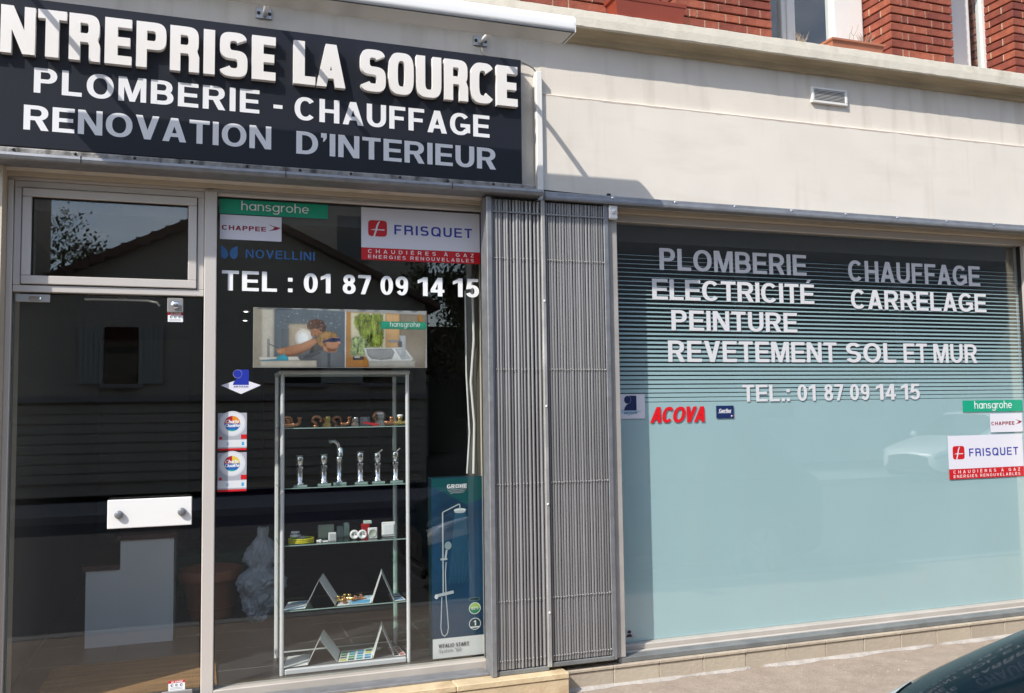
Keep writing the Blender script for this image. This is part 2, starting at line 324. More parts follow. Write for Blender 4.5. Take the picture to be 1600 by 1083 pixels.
        for x in (0, w / 2 - s / 2): ring(x + w / 4 + s / 4, xh - .25, w / 4 + s / 4, .25, 0, 180); R(x + w / 2 - s / 2, 0, x + w / 2 + s / 2, xh - .25)
    elif ch == 'u': R(0, .26, s, xh); R(w - s, 0, w, xh); ring(w / 2, .26, w / 2, .26, 180, 360)
    elif ch in 'agdp':
        ring(w / 2, xh / 2, w / 2, xh / 2, 0, 360)
        if ch == 'a': R(w - s, 0, w, xh)
        if ch == 'd': R(w - s, 0, w, 1)
        if ch == 'p': R(0, -.28, s, xh)
        if ch == 'g': R(w - s, -.05, w, xh); ring(w / 2, -.05, w / 2, .25, 205, 360)
    elif ch == 'e': ring(w / 2, xh / 2, w / 2, xh / 2, 0, 318); R(s * .8, xh / 2 - t * .5, w - s * .2, xh / 2 + t * .4)
    elif ch == 'r': R(0, 0, s, xh); ring(w * .9, xh - .30, w * .85, .30, 75, 165)
    elif ch == 't': R(w * .3, 0, w * .3 + s, .95); R(0, xh - t, w, xh)
    elif ch == 'f': R(w * .25, 0, w * .25 + s, .72); ring(w * .25 + .24, .72, .24, .28, 80, 180); R(0, xh - t, w * .9, xh)
    elif ch == 'y': P.append([(w / 2 - s * .5, 0), (w / 2 + s * .5, 0), (s, xh), (0, xh)]); P.append([(w * .1, -.28), (w * .1 + s, -.28), (w, xh), (w - s, xh)])
    return P
def text_polys(txt, x0, x1, z0, z1, s=.2, t=.165, e=2.2, gap=.10, space=.34, slant=0.0):
    """strokes of a line of capitals filling the width x0..x1 and the cap height z0..z1"""
    cur = 0; out = []
    for ch in txt:
        if ch == ' ': cur += space; continue
        base = {'É': 'E', 'È': 'E', 'À': 'A', 'é': 'e'}.get(ch, ch); w = WID.get(base, .6)
        if w == 0: w = s
        for q in glyph(ch, w, s, t, e): out.append([(x + cur + y * slant, y) for x, y in q])
        cur += w + gap
    tot = cur - gap + slant; h = z1 - z0; k = (x1 - x0) / tot
    return [[(x0 + x * k, z0 + y * h) for x, y in q] for q in out]
def layered(ps):
    """one layer number for each stroke: pieces that share an edge with the one before stay in its layer"""
    k = 0; prev = None
    for q in ps:
        if prev is not None and sum(1 for a in q for b in prev if abs(a[0] - b[0]) + abs(a[1] - b[1]) < 1e-6) < 2: k += 1
        prev = q; yield k, q
def lettering(name, txt, x0, x1, z0, z1, y, m, parent, **kw):
    b = MB(); ps = text_polys(txt, x0, x1, z0, z1, **kw)
    for k, q in layered(ps): b.face([(x, y - 0.00006 * (k % 14), z) for x, z in q], m)
    return b.build(name, m, parent)
def art(name, shapes, src, dst, y, parent, dy=0.00015):
    """flat print: shapes [(material, [(u,v)...])] in a src window, mapped to dst (x0,x1,z0,z1)"""
    b = MB(); u0, u1, v0, v1 = src; x0, x1, z0, z1 = dst
    for k, (m, pts) in enumerate(shapes):
        b.face([(x0 + (u - u0) / (u1 - u0) * (x1 - x0), y - dy * k, z1 - (v - v0) / (v1 - v0) * (z1 - z0)) for u, v in pts], m)
    return b.build(name, None, parent)
def disc(cx, cy, rx, ry=None, n=24, a0=0, a1=360):
    ry = ry or rx; q = [(cx + rx * math.cos(math.radians(a0 + (a1 - a0) * i / n)), cy + ry * math.sin(math.radians(a0 + (a1 - a0) * i / n))) for i in range(n + (0 if a1 - a0 == 360 else 1))]
    return q if a1 - a0 == 360 else q + [(cx, cy)]
# ---------------------------------------------------------------- ground
tag(MB().box(-300, 300, -300, 300, -.60, -.45, mat('far_ground', (.12, .12, .11), .95, var=.2, vscale=.2)).build('ground'), kind='structure')
tag(MB().box(-40, 60, -60, -2.25, -0.40, -0.12, ROAD).build('road', ROAD), kind='structure')
pv = MB()
nx, ny = 60, 10
rows = [[(-12 + 30 * i / nx, -2.10 + 2.25 * j / ny, (0.0 if j in (0, ny) else 0.0) - 0.010 * max(0, -2 + 30 * i / nx - 12) / 4) for j in range(ny + 1)] for i in range(nx + 1)]
pv.grid(rows, PAVE, sm=True)
tag(pv.build('pavement', PAVE), kind='structure')
kb = tag(MB().box(-12, 18, -2.25, -2.10, -0.40, 0.004, KERB, 0.012).build('kerb', KERB), kind='structure')
tag(MB().box(-40, 60, -12.6, -10.4, -0.30, 0.0, KERB).build('far_pavement', KERB), kind='structure')
# ragged cement fillet where pavement meets plinth
cf = MB(); N = 90; ra = []
for i in range(N + 1):
    x = 1.96 + (6.6 - 1.96) * i / N; w = .014 + .018 * random.random() + .012 * math.sin(i * .7) + .01 * math.sin(i * .23)
    zz = -0.010 * max(0, x - 2) / 4
    ra.append([(x, -.032, zz + .016), (x, -.032 - w * .5, zz + .010), (x, -.032 - w, zz + .001)])
cf.grid(ra, CEMENT, sm=True); 
# ---------------------------------------------------------------- shop building
B = thing('shop_building', (2.0, 0.2, 0), 'cream rendered shop building with red brick upper floor and two shopfront bays', 'building')
cf.build('cement_fillet', CEMENT, B)
W_ = part('ground_floor_wall', B, (2.0, 0.2, 0))
bx('side_pier', PIL, W_, -6, -.90, 0, .5, 0, 2.795)
bx('lintel_wall', WALLUP, W_, -6, 1.884, .03, .5, 2.795, 3.80)
bx('lintel_wall', WALLUP, W_, 1.884, 9, .028, .5, 3.436, 3.80)
bx('middle_pier', PIL, W_, 1.58, 2.345, .055, .5, 0, 2.795)
bx('side_pier', PIL, W_, 5.74, 9, 0.004, .5, 0, 2.795)
lb = MB(); lb.prism([(.5, 2.797), (0, 2.797), (0, 3.432), (.004, 3.436), (.5, 3.436)], 1.884, 9, WALL); lb.build('lintel_band', WALL, W_)
le = MB(); rws = []
for i in range(121):
    x = 1.886 + i * .05; j = random.uniform(-.002, .002); rws.append([(x, -.0006, 3.423 + j * 2), (x, -.0006, 3.4315)])
le.grid(rws, LEDGE, sm=True); le.build('ledge_edge', LEDGE, W_)
# cornice with chipped lower edge and grimy cove
cg = MB(); rws = []
for i in range(301):
    x = -6 + i * .05; a = random.uniform(-.001, .001); b_ = random.uniform(-.0012, .0012)
    rws.append([(x, .30, 3.95), (x, -.082, 3.935 + b_), (x, -.100, 3.925 + b_), (x, -.102 + a, 3.88), (x, -.100 + a, 3.83 + b_ * 1.3), (x, -.090, 3.822 + a)])
cg.grid(rws, CORN, sm=False); cgo = cg.build('cornice', CORN, B)
cv = MB(); cv.prism([(-.089, 3.8225), (-.07, 3.824), (-.035, 3.815), (-.012, 3.80), (.0, 3.775), (.029, 3.772), (.4, 3.772), (.4, 3.83), (-.02, 3.83)], -6, 9, COVE)
cv.build('cornice_cove', COVE, cgo)
# plinth of single stones and coping pieces
pl = part('plinth', B, (4, -.03, 0)); x = 1.962
MB().box(1.95, 7.0, -.022, .3, -.05, .098, DARKJ).build('plinth_core', DARKJ, pl)
for i in range(16):
    w = .293; d = random.uniform(0, .003)
    MB().box(x + .0015, x + w - .0015, -.032 - d, .02, -.03, .094, STONE, .0025).build('plinth_stone', STONE, pl)
    MB().box(x + .001, x + w - .001, -.040 - d, .05, .0965, .114, STONE, .003).build('coping_stone', STONE, pl)
    x += w
st = part('threshold', B, (0, -.05, 0)); x = -2.0
while x < 1.93:
    w = min(.66, 1.946 - x)
    if 1.946 - (x + w) < .12: w = 1.946 - x
    MB().box(x + .001, x + w - .001, -.118, .13, .098, .130, STEP, .004).build('step_tile', STEP, st)
    MB().box(x + .001, x + w - .001, -.112, .13, -.04, .0955, STEP, .003).build('step_riser', STEP, st)
    x += w
# first floor: brick piers, backing and windows
UP = part('upper_wall', B, (3, .2, 3.95))
bx('upper_backing', mat('plain_brickwork', (0.25, .07, .04), .9, var=.2), UP, -6, 1.28, .09, .6, 3.93, 7.2)
bx('upper_backing', MATS['plain_brickwork'], UP, 1.28, 9, .06, .6, 5.15, 7.2)
bx('upper_backing', MATS['plain_brickwork'], UP, 6.3, 9, .09, .6, 3.93, 5.15)
BRM = {}
def brick(w, d, parent, x, y, z):
    key = (round(w, 3), round(d, 3), random.randint(0, 1))
    if key not in BRM:
        b = MB(); b.box(-w / 2, w / 2, -d / 2, d / 2, 0, .049, BRICK, .0022)
        b.v = [(a + 0.0, c + 0.0, e + random.uniform(-.001, .001)) for a, c, e in b.v]
        BRM[key] = b.mesh('brick')
    o = bpy.data.objects.new('brick', BRM[key]); COL.objects.link(o); po = ORG[parent.name]
    o.location = (x + w / 2 - po[0], y + d / 2 - po[1] + random.uniform(-.001, .001), z - po[2]); o.parent = parent; return o
def pier(x0, x1, first):
    p = part('brick_pier', B, ((x0 + x1) / 2, .2, 3.93)); mo = MB(); YF = .04; YB = .40; S, H, J, CH = .203, .094, .009, .0605
    mo.box(x0 + .03, x1 - .03, YF + .03, .6, 3.90, 5.15, DARKJ)
    for c in range(20):
        z = 3.936 + c * CH
        mo.box(x0 + .004, x1 - .004, YF + .005, YB - .004, z + .001, z + .049, MORT)
        x = x0; k = c + first; ln = [S, H][k % 2]
        brick(.094, YB - (YF + ([.094, .203][k % 2]) + J), p, x0, YF + ([.094, .203][k % 2]) + J, z)
        f = True; seq = 0
        while x < x1 - .02:
            w = min(ln, x1 - x)
            if x1 - (x + w) < .05: w = x1 - x
            brick(w, .203 if (f and k % 2) else .094, p, x, YF, z); f = False
            x += w + J; seq += 1; ln = .045 if (seq == 1 and k % 2) else (S if (ln in (H, .045)) else H)
    mo.build('mortar', None, p)
    return p
for a, b_, f in ((1.30, 2.335, 0), (2.817, 3.531, 1), (4.508, 5.062, 0), (5.635, 6.28, 1)): pier(a, b_, f)
tag(bx('dark_room_sheet', BLACK, UP, 1.3, 6.3, 1.6, 1.65, 3.8, 5.2))  # black sheet stands in for the dark of the unlit rooms
def upwin(x0, x1, mx0, mx1, jl, jr, curtain=False):
    w = part('upper_window', B, ((x0 + x1) / 2, .3, 3.95)); Y0, Y1 = .30, .36
    bx('sill', WHITEM, w, x0, x1, .27, .40, 3.932, 3.965, .004)
    for a, c in ((x0, x0 + jl), (x1 - jr, x1)): MB().box(a + .001, c - .001, Y0, Y1, 3.966, 5.15, WHITEM, .006).box(a + .02, c - .02, Y0 - .012, Y0 - .0005, 3.97, 5.15, WHITEM, .004).build('jamb', WHITEM, w)
    if mx0: MB().box(mx0, mx1, Y0 - .004, Y1, 3.966, 5.15, WHITEM, .006).box(mx0 + .035, mx1 - .035, Y0 - .02, Y0 - .0045, 3.968, 5.15, WHITEM, .005).build('meeting_stile', WHITEM, w)
    for a, c in (((x0 + jl, mx0), (mx1, x1 - jr)) if mx0 else ((x0 + jl, x1 - jr),)):
        MB().box(a + .001, c - .001, Y0 + .004, Y1, 3.967, 4.005, WHITEM, .004).build('bottom_rail', WHITEM, w)
        bx('pane', GLASS, w, a + .001, c - .001, .325, .330, 4.006, 5.15)
    if curtain:
        cm = mat('pale_curtain', (0.42, 0.45, 0.52), .9); rw = []
        for i in range(41): xx = x0 + jl + (x1 - jr - x0 - jl) * i / 40; rw.append([(xx, .42 + .02 * math.sin(i * 1.1), 3.97), (xx, .42 + .02 * math.sin(i * 1.1 + .3), 5.15)])
        MB().grid(rw, cm).build('curtain', cm, w)
upwin(2.336, 2.816, None, None, .10, .07, True)
upwin(3.532, 4.507, 3.80, 3.915, .05, .29)
upwin(5.063, 5.634, None, None, .44, .012)
# interior shell
I_ = part('interior', B, (2, 2.5, .1))
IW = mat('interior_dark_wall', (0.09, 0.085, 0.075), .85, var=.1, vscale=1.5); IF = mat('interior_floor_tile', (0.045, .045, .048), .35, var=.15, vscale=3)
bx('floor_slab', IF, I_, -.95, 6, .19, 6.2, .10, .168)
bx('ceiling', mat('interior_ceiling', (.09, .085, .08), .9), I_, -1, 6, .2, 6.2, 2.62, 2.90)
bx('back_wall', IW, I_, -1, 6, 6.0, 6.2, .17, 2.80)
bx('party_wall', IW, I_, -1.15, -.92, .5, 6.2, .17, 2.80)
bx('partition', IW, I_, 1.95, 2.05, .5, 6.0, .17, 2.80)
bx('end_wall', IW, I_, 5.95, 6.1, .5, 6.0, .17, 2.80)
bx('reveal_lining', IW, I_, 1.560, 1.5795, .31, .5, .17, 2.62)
bx('reveal_lining', IW, I_, 5.705, 5.7395, .192, .5, .17, 2.62)
for k in range(7):     # floor joints as thin grooves of lighter grout
    bx('grout', mat('floor_grout', (.16, .16, .155), .9), I_, -.9 + k * .45, -.895 + k * .45, .2, 4.2, .168, .1692)
for k in range(8): bx('grout', MATS['floor_grout'], I_, -.92, 1.95, .5 + k * .45, .505 + k * .45, .168, .1690)
bx('wall_panel', mat('oxblood_panel', (.11, .032, .022), .7), I_, .66, .86, 5.2, 5.28, .17, 2.79)
bx('wall_panel', mat('olive_panel', (.10, .10, .085), .8), I_, -.90, -.1, 4.6, 4.7, .17, 2.3)
LAMP = emit_mat('ceiling_lamp_glow', (1, .97, .9), 4)
for x, y in ((-.66, 3.87), (.44, 4.62), (.476, 5.57)):
    d = thing('ceiling_spot', (x, y, 2.60), {-.66: 'small lit ceiling spot seen above the glass door', .44: 'nearer of two small lit ceiling spots left of the poster', .476: 'farther of two small lit ceiling spots left of the poster'}[x], 'lamp', 'lit spots inside the shop')
    MB().lathe([(.035, 0), (.045, .0), (.045, .0195), (.03, .0195)], (x, y, 2.60), 16, STEEL).build('trim_ring', STEEL, d); MB().lathe([(.020, -.003), (.020, .0)], (x, y, 2.60), 16, LAMP).build('diffuser', LAMP, d)

# ---------------------------------------------------------------- shopfront joinery (parts of the building)
def frame(name, parent, x0, x1, z0, z1, w, y0, y1, m=ALU, c=.003, sides='lrtb'):
    p = part(name, parent, ((x0 + x1) / 2, y0, z0))
    if 't' in sides: bx('top_rail', m, p, x0, x1, y0, y1, z1 - w, z1, c)
    if 'b' in sides: bx('bottom_rail', m, p, x0, x1, y0, y1, z0, z0 + w, c)
    za, zb = z0 + (w if 'b' in sides else 0) + .0005, z1 - (w if 't' in sides else 0) - .0005
    if 'l' in sides: bx('stile', m, p, x0, x0 + w, y0 + .0007, y1, za, zb, c)
    if 'r' in sides: bx('stile', m, p, x1 - w, x1, y0 + .0007, y1, za, zb, c)
    return p
# lintel soffit and head trim, left bay
hb = bx('head_board', PIL, B, -.90, 1.58, .105, .2, 2.772, 2.794)
bx('frame_head', ALU, B, -.899, 1.579, .125, .19, 2.755, 2.7715, .002)
bx('frame_side', ALU, B, -.8995, -.872, .118, .19, .131, 2.7545, .003)
T = frame('transom_frame', B, -.871, .018, 2.199, 2.754, .034, .128, .18)
S2 = frame('transom_sash', B, -.834, -.019, 2.238, 2.717, .042, .118, .172)
frame('sash_gap', B, -.8370, -.0160, 2.2340, 2.7200, .0028, .135, .165, ALUD, 0)
frame('sash_gasket', B, -.7915, -.0615, 2.2805, 2.6745, .004, .135, .16, ALUD, 0)
tp = bx('transom_pane', GLASS, B, -.787, -.066, .148, .154, 2.285, 2.670); tp.rotation_euler.x = 0.0
bx('mullion', ALU, B, .019, .081, .105, .19, .131, 2.7545, .004)
bx('window_post', ALU, B, 1.548, 1.579, .105, .19, .131, 2.7545, .004)
SW = part('shop_window', B, (.8, .15, .13))
SILL = mat('weathered_sill', (.50, .46, .41), .5, metal=.2, var=.1, vscale=5)
bx('bottom_rail', SILL, SW, .0815, 1.5475, .10, .19, .131, .183, .004)
bx('top_rail', ALU, SW, .0815, 1.5475, .118, .19, 2.736, 2.7545, .003)
bx('gasket', ALUD, SW, .0818, .086, .140, .16, .1835, 2.7355); bx('gasket', ALUD, SW, 1.5425, 1.5472, .140, .16, .1835, 2.7355); bx('gasket', ALUD, SW, .0862, 1.5423, .141, .16, 2.728, 2.7355)
bx('pane', GLASS, SW, .0862, 1.5423, .150, .156, .1835, 2.7278)
gk = bx('sill_channel', GALV, B, -.899, 1.515, -.012, .0995, .1305, .146, .003)
# frameless glass door
DR = part('shop_door', B, (-.42, .15, .14))
bx('door_leaf', GLASS, DR, -.862, .012, .150, .160, .150, 2.190)
bx('leaf_edge', mat('green_glass_edge', (.13, .17, .15), .3), DR, -.866, -.8625, .150, .160, .150, 2.190)
bx('pivot_patch', PLATE, DR, -.860, -.705, .138, .1495, 2.150, 2.190, .003)
bx('pivot_shine', CHROME, DR, -.80, -.745, .130, .1375, 2.160, 2.178, .004)
lk = bx('lock_case', PLATE, DR, -.160, -.083, .134, .1495, 2.112, 2.188, .004)
MB().lathe([(.0, 0), (.018, 0), (.021, .006), (.016, .016), (0, .018)], (-.121, .116, 2.150), 20, CHROME, 'y').build('lock_cylinder', CHROME, DR)
MB().tube([(-.56, .24, 2.182), (-.42, .24, 2.184), (-.26, .238, 2.182), (-.215, .235, 2.172), (-.20, .234, 2.155)], .006, 8, STEEL).build('closer_arm', STEEL, DR)
hp = MB(); hp.box(-.424, -.030, .088, .100, 1.024, 1.166, WHITE, .003); hp.build('pull_plate', WHITE, DR)
for x in (-.371, -.078): MB().lathe([(.0, 0), (.016, .0), (.020, .004), (.020, .018)], (x, .069, 1.093), 20, mat('grey_bolt_cap', (.22, .23, .25), .4, metal=.4), 'y').lathe([(.012, 0), (.012, .05)], (x, .1001, 1.093), 12, STEEL, 'y').build('bolt', None, DR)
bx('bottom_patch', PLATE, DR, -.165, -.02, .138, .1495, .152, .192, .003)
# right bay
RW = part('frosted_window', B, (4, .15, .12))
bx('head_board', PIL, RW, 2.346, 5.739, .06, .2, 2.772, 2.794)
bx('top_rail', ALU, RW, 2.346, 5.739, .112, .19, 2.725, 2.7715, .003)
bx('stile', ALU, RW, 2.346, 2.385, .100, .19, .118, 2.7245, .004); bx('stile', ALU, RW, 5.69, 5.739, .100, .19, .118, 2.7245, .004)
bx('bottom_rail', SILL, RW, 2.3855, 5.6895, .095, .19, .118, .180, .006)
bx('glazing_bead', SILL, RW, 2.3855, 5.6895, .085, .0945, .118, .150, .003)
bx('gasket', ALUD, RW, 2.3855, 2.390, .13, .16, .1805, 2.7245); bx('gasket', ALUD, RW, 5.685, 5.6895, .13, .16, .1805, 2.7245)
bx('pane', GLASS, RW, 2.3902, 5.6848, .150, .154, .1805, 2.7245)
bx('frosted_film', FILM, RW, 2.3915, 5.683, .1545, .1555, .181, 1.615)
NS = 34; pitch = (2.53 - 1.615) / NS
for k in range(NS):
    u = (k + .5) / NS; th = pitch * (0.88 - 0.80 * min(1, u * 1.02) ** 0.8)
    z = 1.615 + pitch * (k + 1) - th
    bx('film_strip', FILM, RW, 2.3915, 5.683, .1545, .1555, z, z + th)
bx('dark_backing_sheet', mat('dim_room_tone', (.045, .045, .055), .8), RW, 2.36, 5.72, 1.1, 1.12, .17, 2.79)  # dark sheet added behind the strips to stand for the dim interior
for a, c in ((3.55, 3.66), (4.95, 5.02)): bx('inner_post', mat('dim_post', (.10, .10, .10), .7), RW, a, c, .6, .66, .17, 2.79)
bx('floor_channel', RAILB, B, 2.30, 5.739, -.018, .084, .1145, .146, .004)
bx('channel_lip', ALU, RW, 2.3855, 5.6895, .060, .0845, .1462, .1500)

# guide rails over both bays
gl_ = part('guide_rail', B, (.2, -.1, 2.79))
MB().prism([(.03, 2.832), (-.108, 2.832), (-.120, 2.828), (-.124, 2.815), (-.119, 2.801), (-.110, 2.796), (.03, 2.796)], -2.2, 1.835, GALV).build('rail_body', GALV, gl_)
MB().prism([(.028, 2.8325), (.028, 2.858), (-.097, 2.858), (-.102, 2.852), (-.102, 2.8325)], -2.2, 1.80, mat('dirty_flange', (.30, .29, .28), .7, metal=.3, var=.35, vscale=18, bump=.4, stain=[((.05, .045, .04), 14, .48, .66, .9, (1, 1, .4))])).build('flange', None, gl_)
for xj in (-.55, .41, 1.3): bx('rail_joint', SCREW, gl_, xj, xj + .004, -.1245, -.1, 2.797, 2.831)
for k in range(14): MB().lathe([(0, -.004), (.006, -.004), (.008, 0)], (-1.9 + k * .265, -.1025, 2.846), 10, SCREW, 'y').build('screw', SCREW, gl_)
gr_ = part('guide_rail', B, (3.8, -.08, 2.79))
MB().prism([(.0, 2.838), (-.052, 2.838), (-.060, 2.833), (-.062, 2.815), (-.072, 2.811), (-.074, 2.800), (-.073, 2.790), (-.068, 2.786), (.0, 2.786)], 1.872, 6.2, GALV).build('rail_body', GALV, gr_)
for k in range(9): MB().lathe([(0, -.005), (.006, -.004), (.009, 0)], (2.30 + k * .42, -.0625, 2.824), 10, CHROME, 'y').build('screw', CHROME, gr_)
MB().tube([(1.885, -.006, 2.855), (2.12, -.007, 2.848), (2.30, -.006, 2.846)], .004, 6, BLACK).box(2.29, 2.31, -.016, -.001, 2.838, 2.862, BLACK).build('rail_wire', BLACK, gr_)
# ---------------------------------------------------------------- folded security grilles
def grille(label, x0, x1, n, chan, post_right, grow, z0):
    g = thing('folding_grille', ((x0 + x1) / 2, -.02, z0), label, 'grille', 'folded security grilles on the middle pier')
    bx('end_channel', GALV, g, chan[0], chan[1], -.062 if grow else -.045, .0545, z0, 2.786, .003)
    xs = []; tot = sum(1 + grow * i / n for i in range(n)); x = x0
    for i in range(n):
        st = (x1 - x0) / tot * (1 + grow * i / n); xs.append(x + st * .5); x += st
    pw = (x1 - x0) / n
    bw = .0074
    m0 = MB().prism([(-bw, .012), (-bw, -.010), (-bw * .45, -.016), (bw * .45, -.016), (bw, -.010), (bw, .012)], z0 + .03, 2.775, GRIL, axis='z').mesh('bar')
    for i, bxx in enumerate(xs):
        o = bpy.data.objects.new('bar', m0); COL.objects.link(o); po = ORG[g.name]
        o.location = (bxx - po[0], -.028 + .010 * math.sin(i * 1.9) * (.4 if grow else .15) - po[1], -po[2]); o.rotation_euler = (0, random.uniform(-.0012, .0012), math.radians(random.uniform(-2.5, 2.5) + (12 if grow else 0))); o.parent = g
    for zz in (2.44, 1.81, 1.17, .53, .21):
        b = MB()
        for i in range(n):
            b.lathe([(.0, -.003), (.0026, -.002), (.0034, .0), (.0034, .012)], (xs[i] + .0015, -.0475, zz + random.uniform(-.002, .002)), 8, GRILP, 'y')
        b.build('rivet_row', None, g)
    bx('foot_rail', RAILB, g, x0 - .01, x1 + .012, -.048, .03, z0 - .001, z0 + .024, .003)
    bx('head_strip', GRIL, g, x0, x1, -.050, -.0465, 2.70, 2.708)
    if post_right: 
        bx('lock_post', GRILP, g, post_right[0], post_right[1], -.060, -.018, z0 + .02, 2.784, .004)
        for zz in (2.2, 1.6, 1.05, .45): MB().lathe([(0, -.004), (.006, -.003), (.007, 0)], ((post_right[0] + post_right[1]) / 2, -.0605, zz), 10, STEEL, 'y').build('bolt', STEEL, g)
    return g
grille('loosely folded left half of grey security grille beside the shower box', 1.548, 1.844, 16, (1.516, 1.546), (1.846, 1.870), 1.0, .132)
grille('tightly folded right half of grey security grille beside the frosted window', 1.876, 2.244, 22, (2.246, 2.276), None, 0.0, .148)
bx('hinge_cover', mat('shaded_grey_paint', (.36, .34, .32), .6, var=.12, vscale=6), B, 2.278, 2.344, -.02, .0995, .148, 2.70, .004)  # grey-brown carries the shade this cover stands in
MB().box(2.280, 2.335, -.055, -.021, 2.70, 2.785, WHITE, .006).lathe([(0, -.006), (.012, -.006), (.014, 0)], (2.308, -.0555, 2.745), 12, STEEL, 'y').build('rail_hanger', None, B)

# ---------------------------------------------------------------- sign board with raised letters
SG = thing('shop_sign', (.2, -.03, 2.868), 'dark navy sign board with raised white letters above the glass door', 'sign'); 
bx('panel', SIGN, SG, -1.32, 1.733, -.060, .0295, 2.868, 3.602, .003)
bx('bottom_edge', BLACK, SG, -1.315, 1.728, -.052, .02, 2.860, 2.8675)
LX = [('E', -1.06, -.93), ('N', -.909, -.762), ('T', -.751, -.626), ('R', -.615, -.476), ('E', -.456, -.334), ('P', -.313, -.174), ('R', -.156, -.016), ('I', .003, .058), ('S', .08, .218), ('E', .24, .359),
      ('L', .45, .563), ('A', .569, .721), ('S', .80, .939), ('O', .956, 1.094), ('U', 1.109, 1.25), ('R', 1.268, 1.405), ('C', 1.42, 1.56), ('E', 1.575, 1.698)]
for ch, a, b_ in LX:
    mb = MB(); h = .232; z0 = 3.310
    for k, q in (layered(glyph(ch, (b_ - a) / h, .25 if ch in 'ELT' else (.212 if ch != 'I' else (b_ - a) / h), .19, 3.2, 10))):
        pr = [(a + x * h, z0 + y * h) for x, y in q]; mb.prism(pr, -.094 - .00012 * k, -.0603, FOAM, 'y')
    tag(mb.build('raised_letter', FOAM, SG), 'raised white letter ' + ch)
for nm, tx, a, b_, z0, z1, gp in (('lettering', 'PLOMBERIE', -.767, .281, 3.139, 3.262, .14), ('lettering', '-', .352, .398, 3.139, 3.262, .1), ('lettering', 'CHAUFFAGE', .46, 1.538, 3.126, 3.252, .12), ('lettering', 'RENOVATION', -.807, .342, 2.954, 3.075, .10), ('lettering', "D'INTERIEUR", .47, 1.575, 2.945, 3.066, .10)):
    lettering(nm, tx, a, b_, z0, z1, -.0606, VINYL, SG, s=.19, t=.16, gap=gp)
SG.rotation_euler.y = 0.004

# ---------------------------------------------------------------- lamp trough on arms
LT = thing('sign_lamp', (.4, -.45, 3.57), 'long white trough lamp on arms projecting above the sign board', 'lamp')
cy, cz, r = -.470, 3.622, .054
X0, X1 = -1.13, 1.862
prof = [(cy - .085, cz - .048), (cy - .086, cz - .02)] + [(cy - .036 + .050 * math.cos(a), cz + .004 + .050 * math.sin(a)) for a in [math.radians(180 - 15 * k) for k in range(7)]] + [(cy + .036 + .050 * math.cos(a), cz + .004 + .050 * math.sin(a)) for a in [math.radians(90 - 15 * k) for k in range(7)]] + [(cy + .086, cz - .02), (cy + .085, cz - .048)]
inner = [(y * .93 + cy * .07, z * .93 + cz * .07 if i not in (0, len(prof) - 1) else z) for i, (y, z) in enumerate(prof)][::-1]
sh = MB(); sh.prism(prof + inner, X0, X1, WHITE, sm=True); sh.build('lamp_shade', WHITE, LT)
for x in (X0 - .002, X1 + .002): MB().prism(prof, x - .003, x + .003, WHITE).build('end_cap', WHITE, LT)
MB().box(X0 + .01, X1 - .01, cy - .078, cy + .078, cz - .047, cz - .040, mat('lamp_diffuser', (.55, .55, .53), .4)).build('diffuser', None, LT)
MB().box(X0 + .006, X1 - .006, cy - .086, cy - .079, cz - .052, cz - .0485, BLACK).build('diffuser_seal', BLACK, LT)
for x in (-.86, .317, 1.526):
    am = part('arm', LT, (x, -.2, 3.66))
    bx('wall_plate', PLATE, am, x - .05, x + .032, .020, .0295, 3.684, 3.742, .002)
    for dx in (-.036, .020): MB().lathe([(0, -.005), (.008, -.005), (.010, 0)], (x + dx, .0195, 3.713), 10, SCREW, 'y').build('screw', SCREW, am)
    MB().tube([(x - .004, .021, 3.708), (x - .002, -.12, 3.700), (x, -.28, 3.682), (x, -.36, 3.664), (x, -.41, 3.652)], [.013, .014, .015, .016, .016], 10, WHITE).build('bracket_arm', WHITE, am)
# cable trunking and cable beside the sign
CT = thing('cable_trunking', (1.862, 0, 2.80), 'narrow white cable trunking upright right of the sign board', 'trunking')
bx('duct', WHITEM, CT, 1.842, 1.879, -.022, .029, 2.79, 3.558, .003); bx('side_flat', WHITEM, CT, 1.8795, 1.8835, -.008, .0275, 2.80, 3.45)
CB = MB().tube([(1.522, .012, 3.69), (1.516, -.005, 3.655), (1.528, -.004, 3.622), (1.56, -.004, 3.612), (1.68, -.004, 3.610), (1.77, -.003, 3.604), (1.83, 0, 3.582), (1.858, .004, 3.556)], .0045, 8, mat('grey_cable', (.18, .17, .15), .6)).build('lamp_cable')
tag(CB, 'thin grey cable running from lamp arm to white trunking', 'cable')
# air vent
AV = thing('air_vent', (3.945, .02, 3.58), 'small white louvred vent set high in the cream wall', 'vent')
for a in ((3.803, 4.088, 3.672, 3.684), (3.803, 4.088, 3.580, 3.594)): bx('rim', WHITEM, AV, a[0], a[1], .006, .0275, a[2], a[3], .002)
for a in ((3.803, 3.822), (4.069, 4.088)): bx('rim', WHITEM, AV, a[0], a[1], .006, .0275, a[2 - 2] * 0 + 3.5945, 3.6715, .002)
bx('dark_box', BLACK, AV, 3.8225, 4.0685, .0268, .0276, 3.5945, 3.6715)
for k in range(8): MB().prism([(.008, 3.5955 + k * .0095), (.007, 3.5990 + k * .0095), (.022, 3.6050 + k * .0095), (.023, 3.602 + k * .0095)], 3.8225, 4.0685, WHITEM).build('slat', WHITEM, AV)
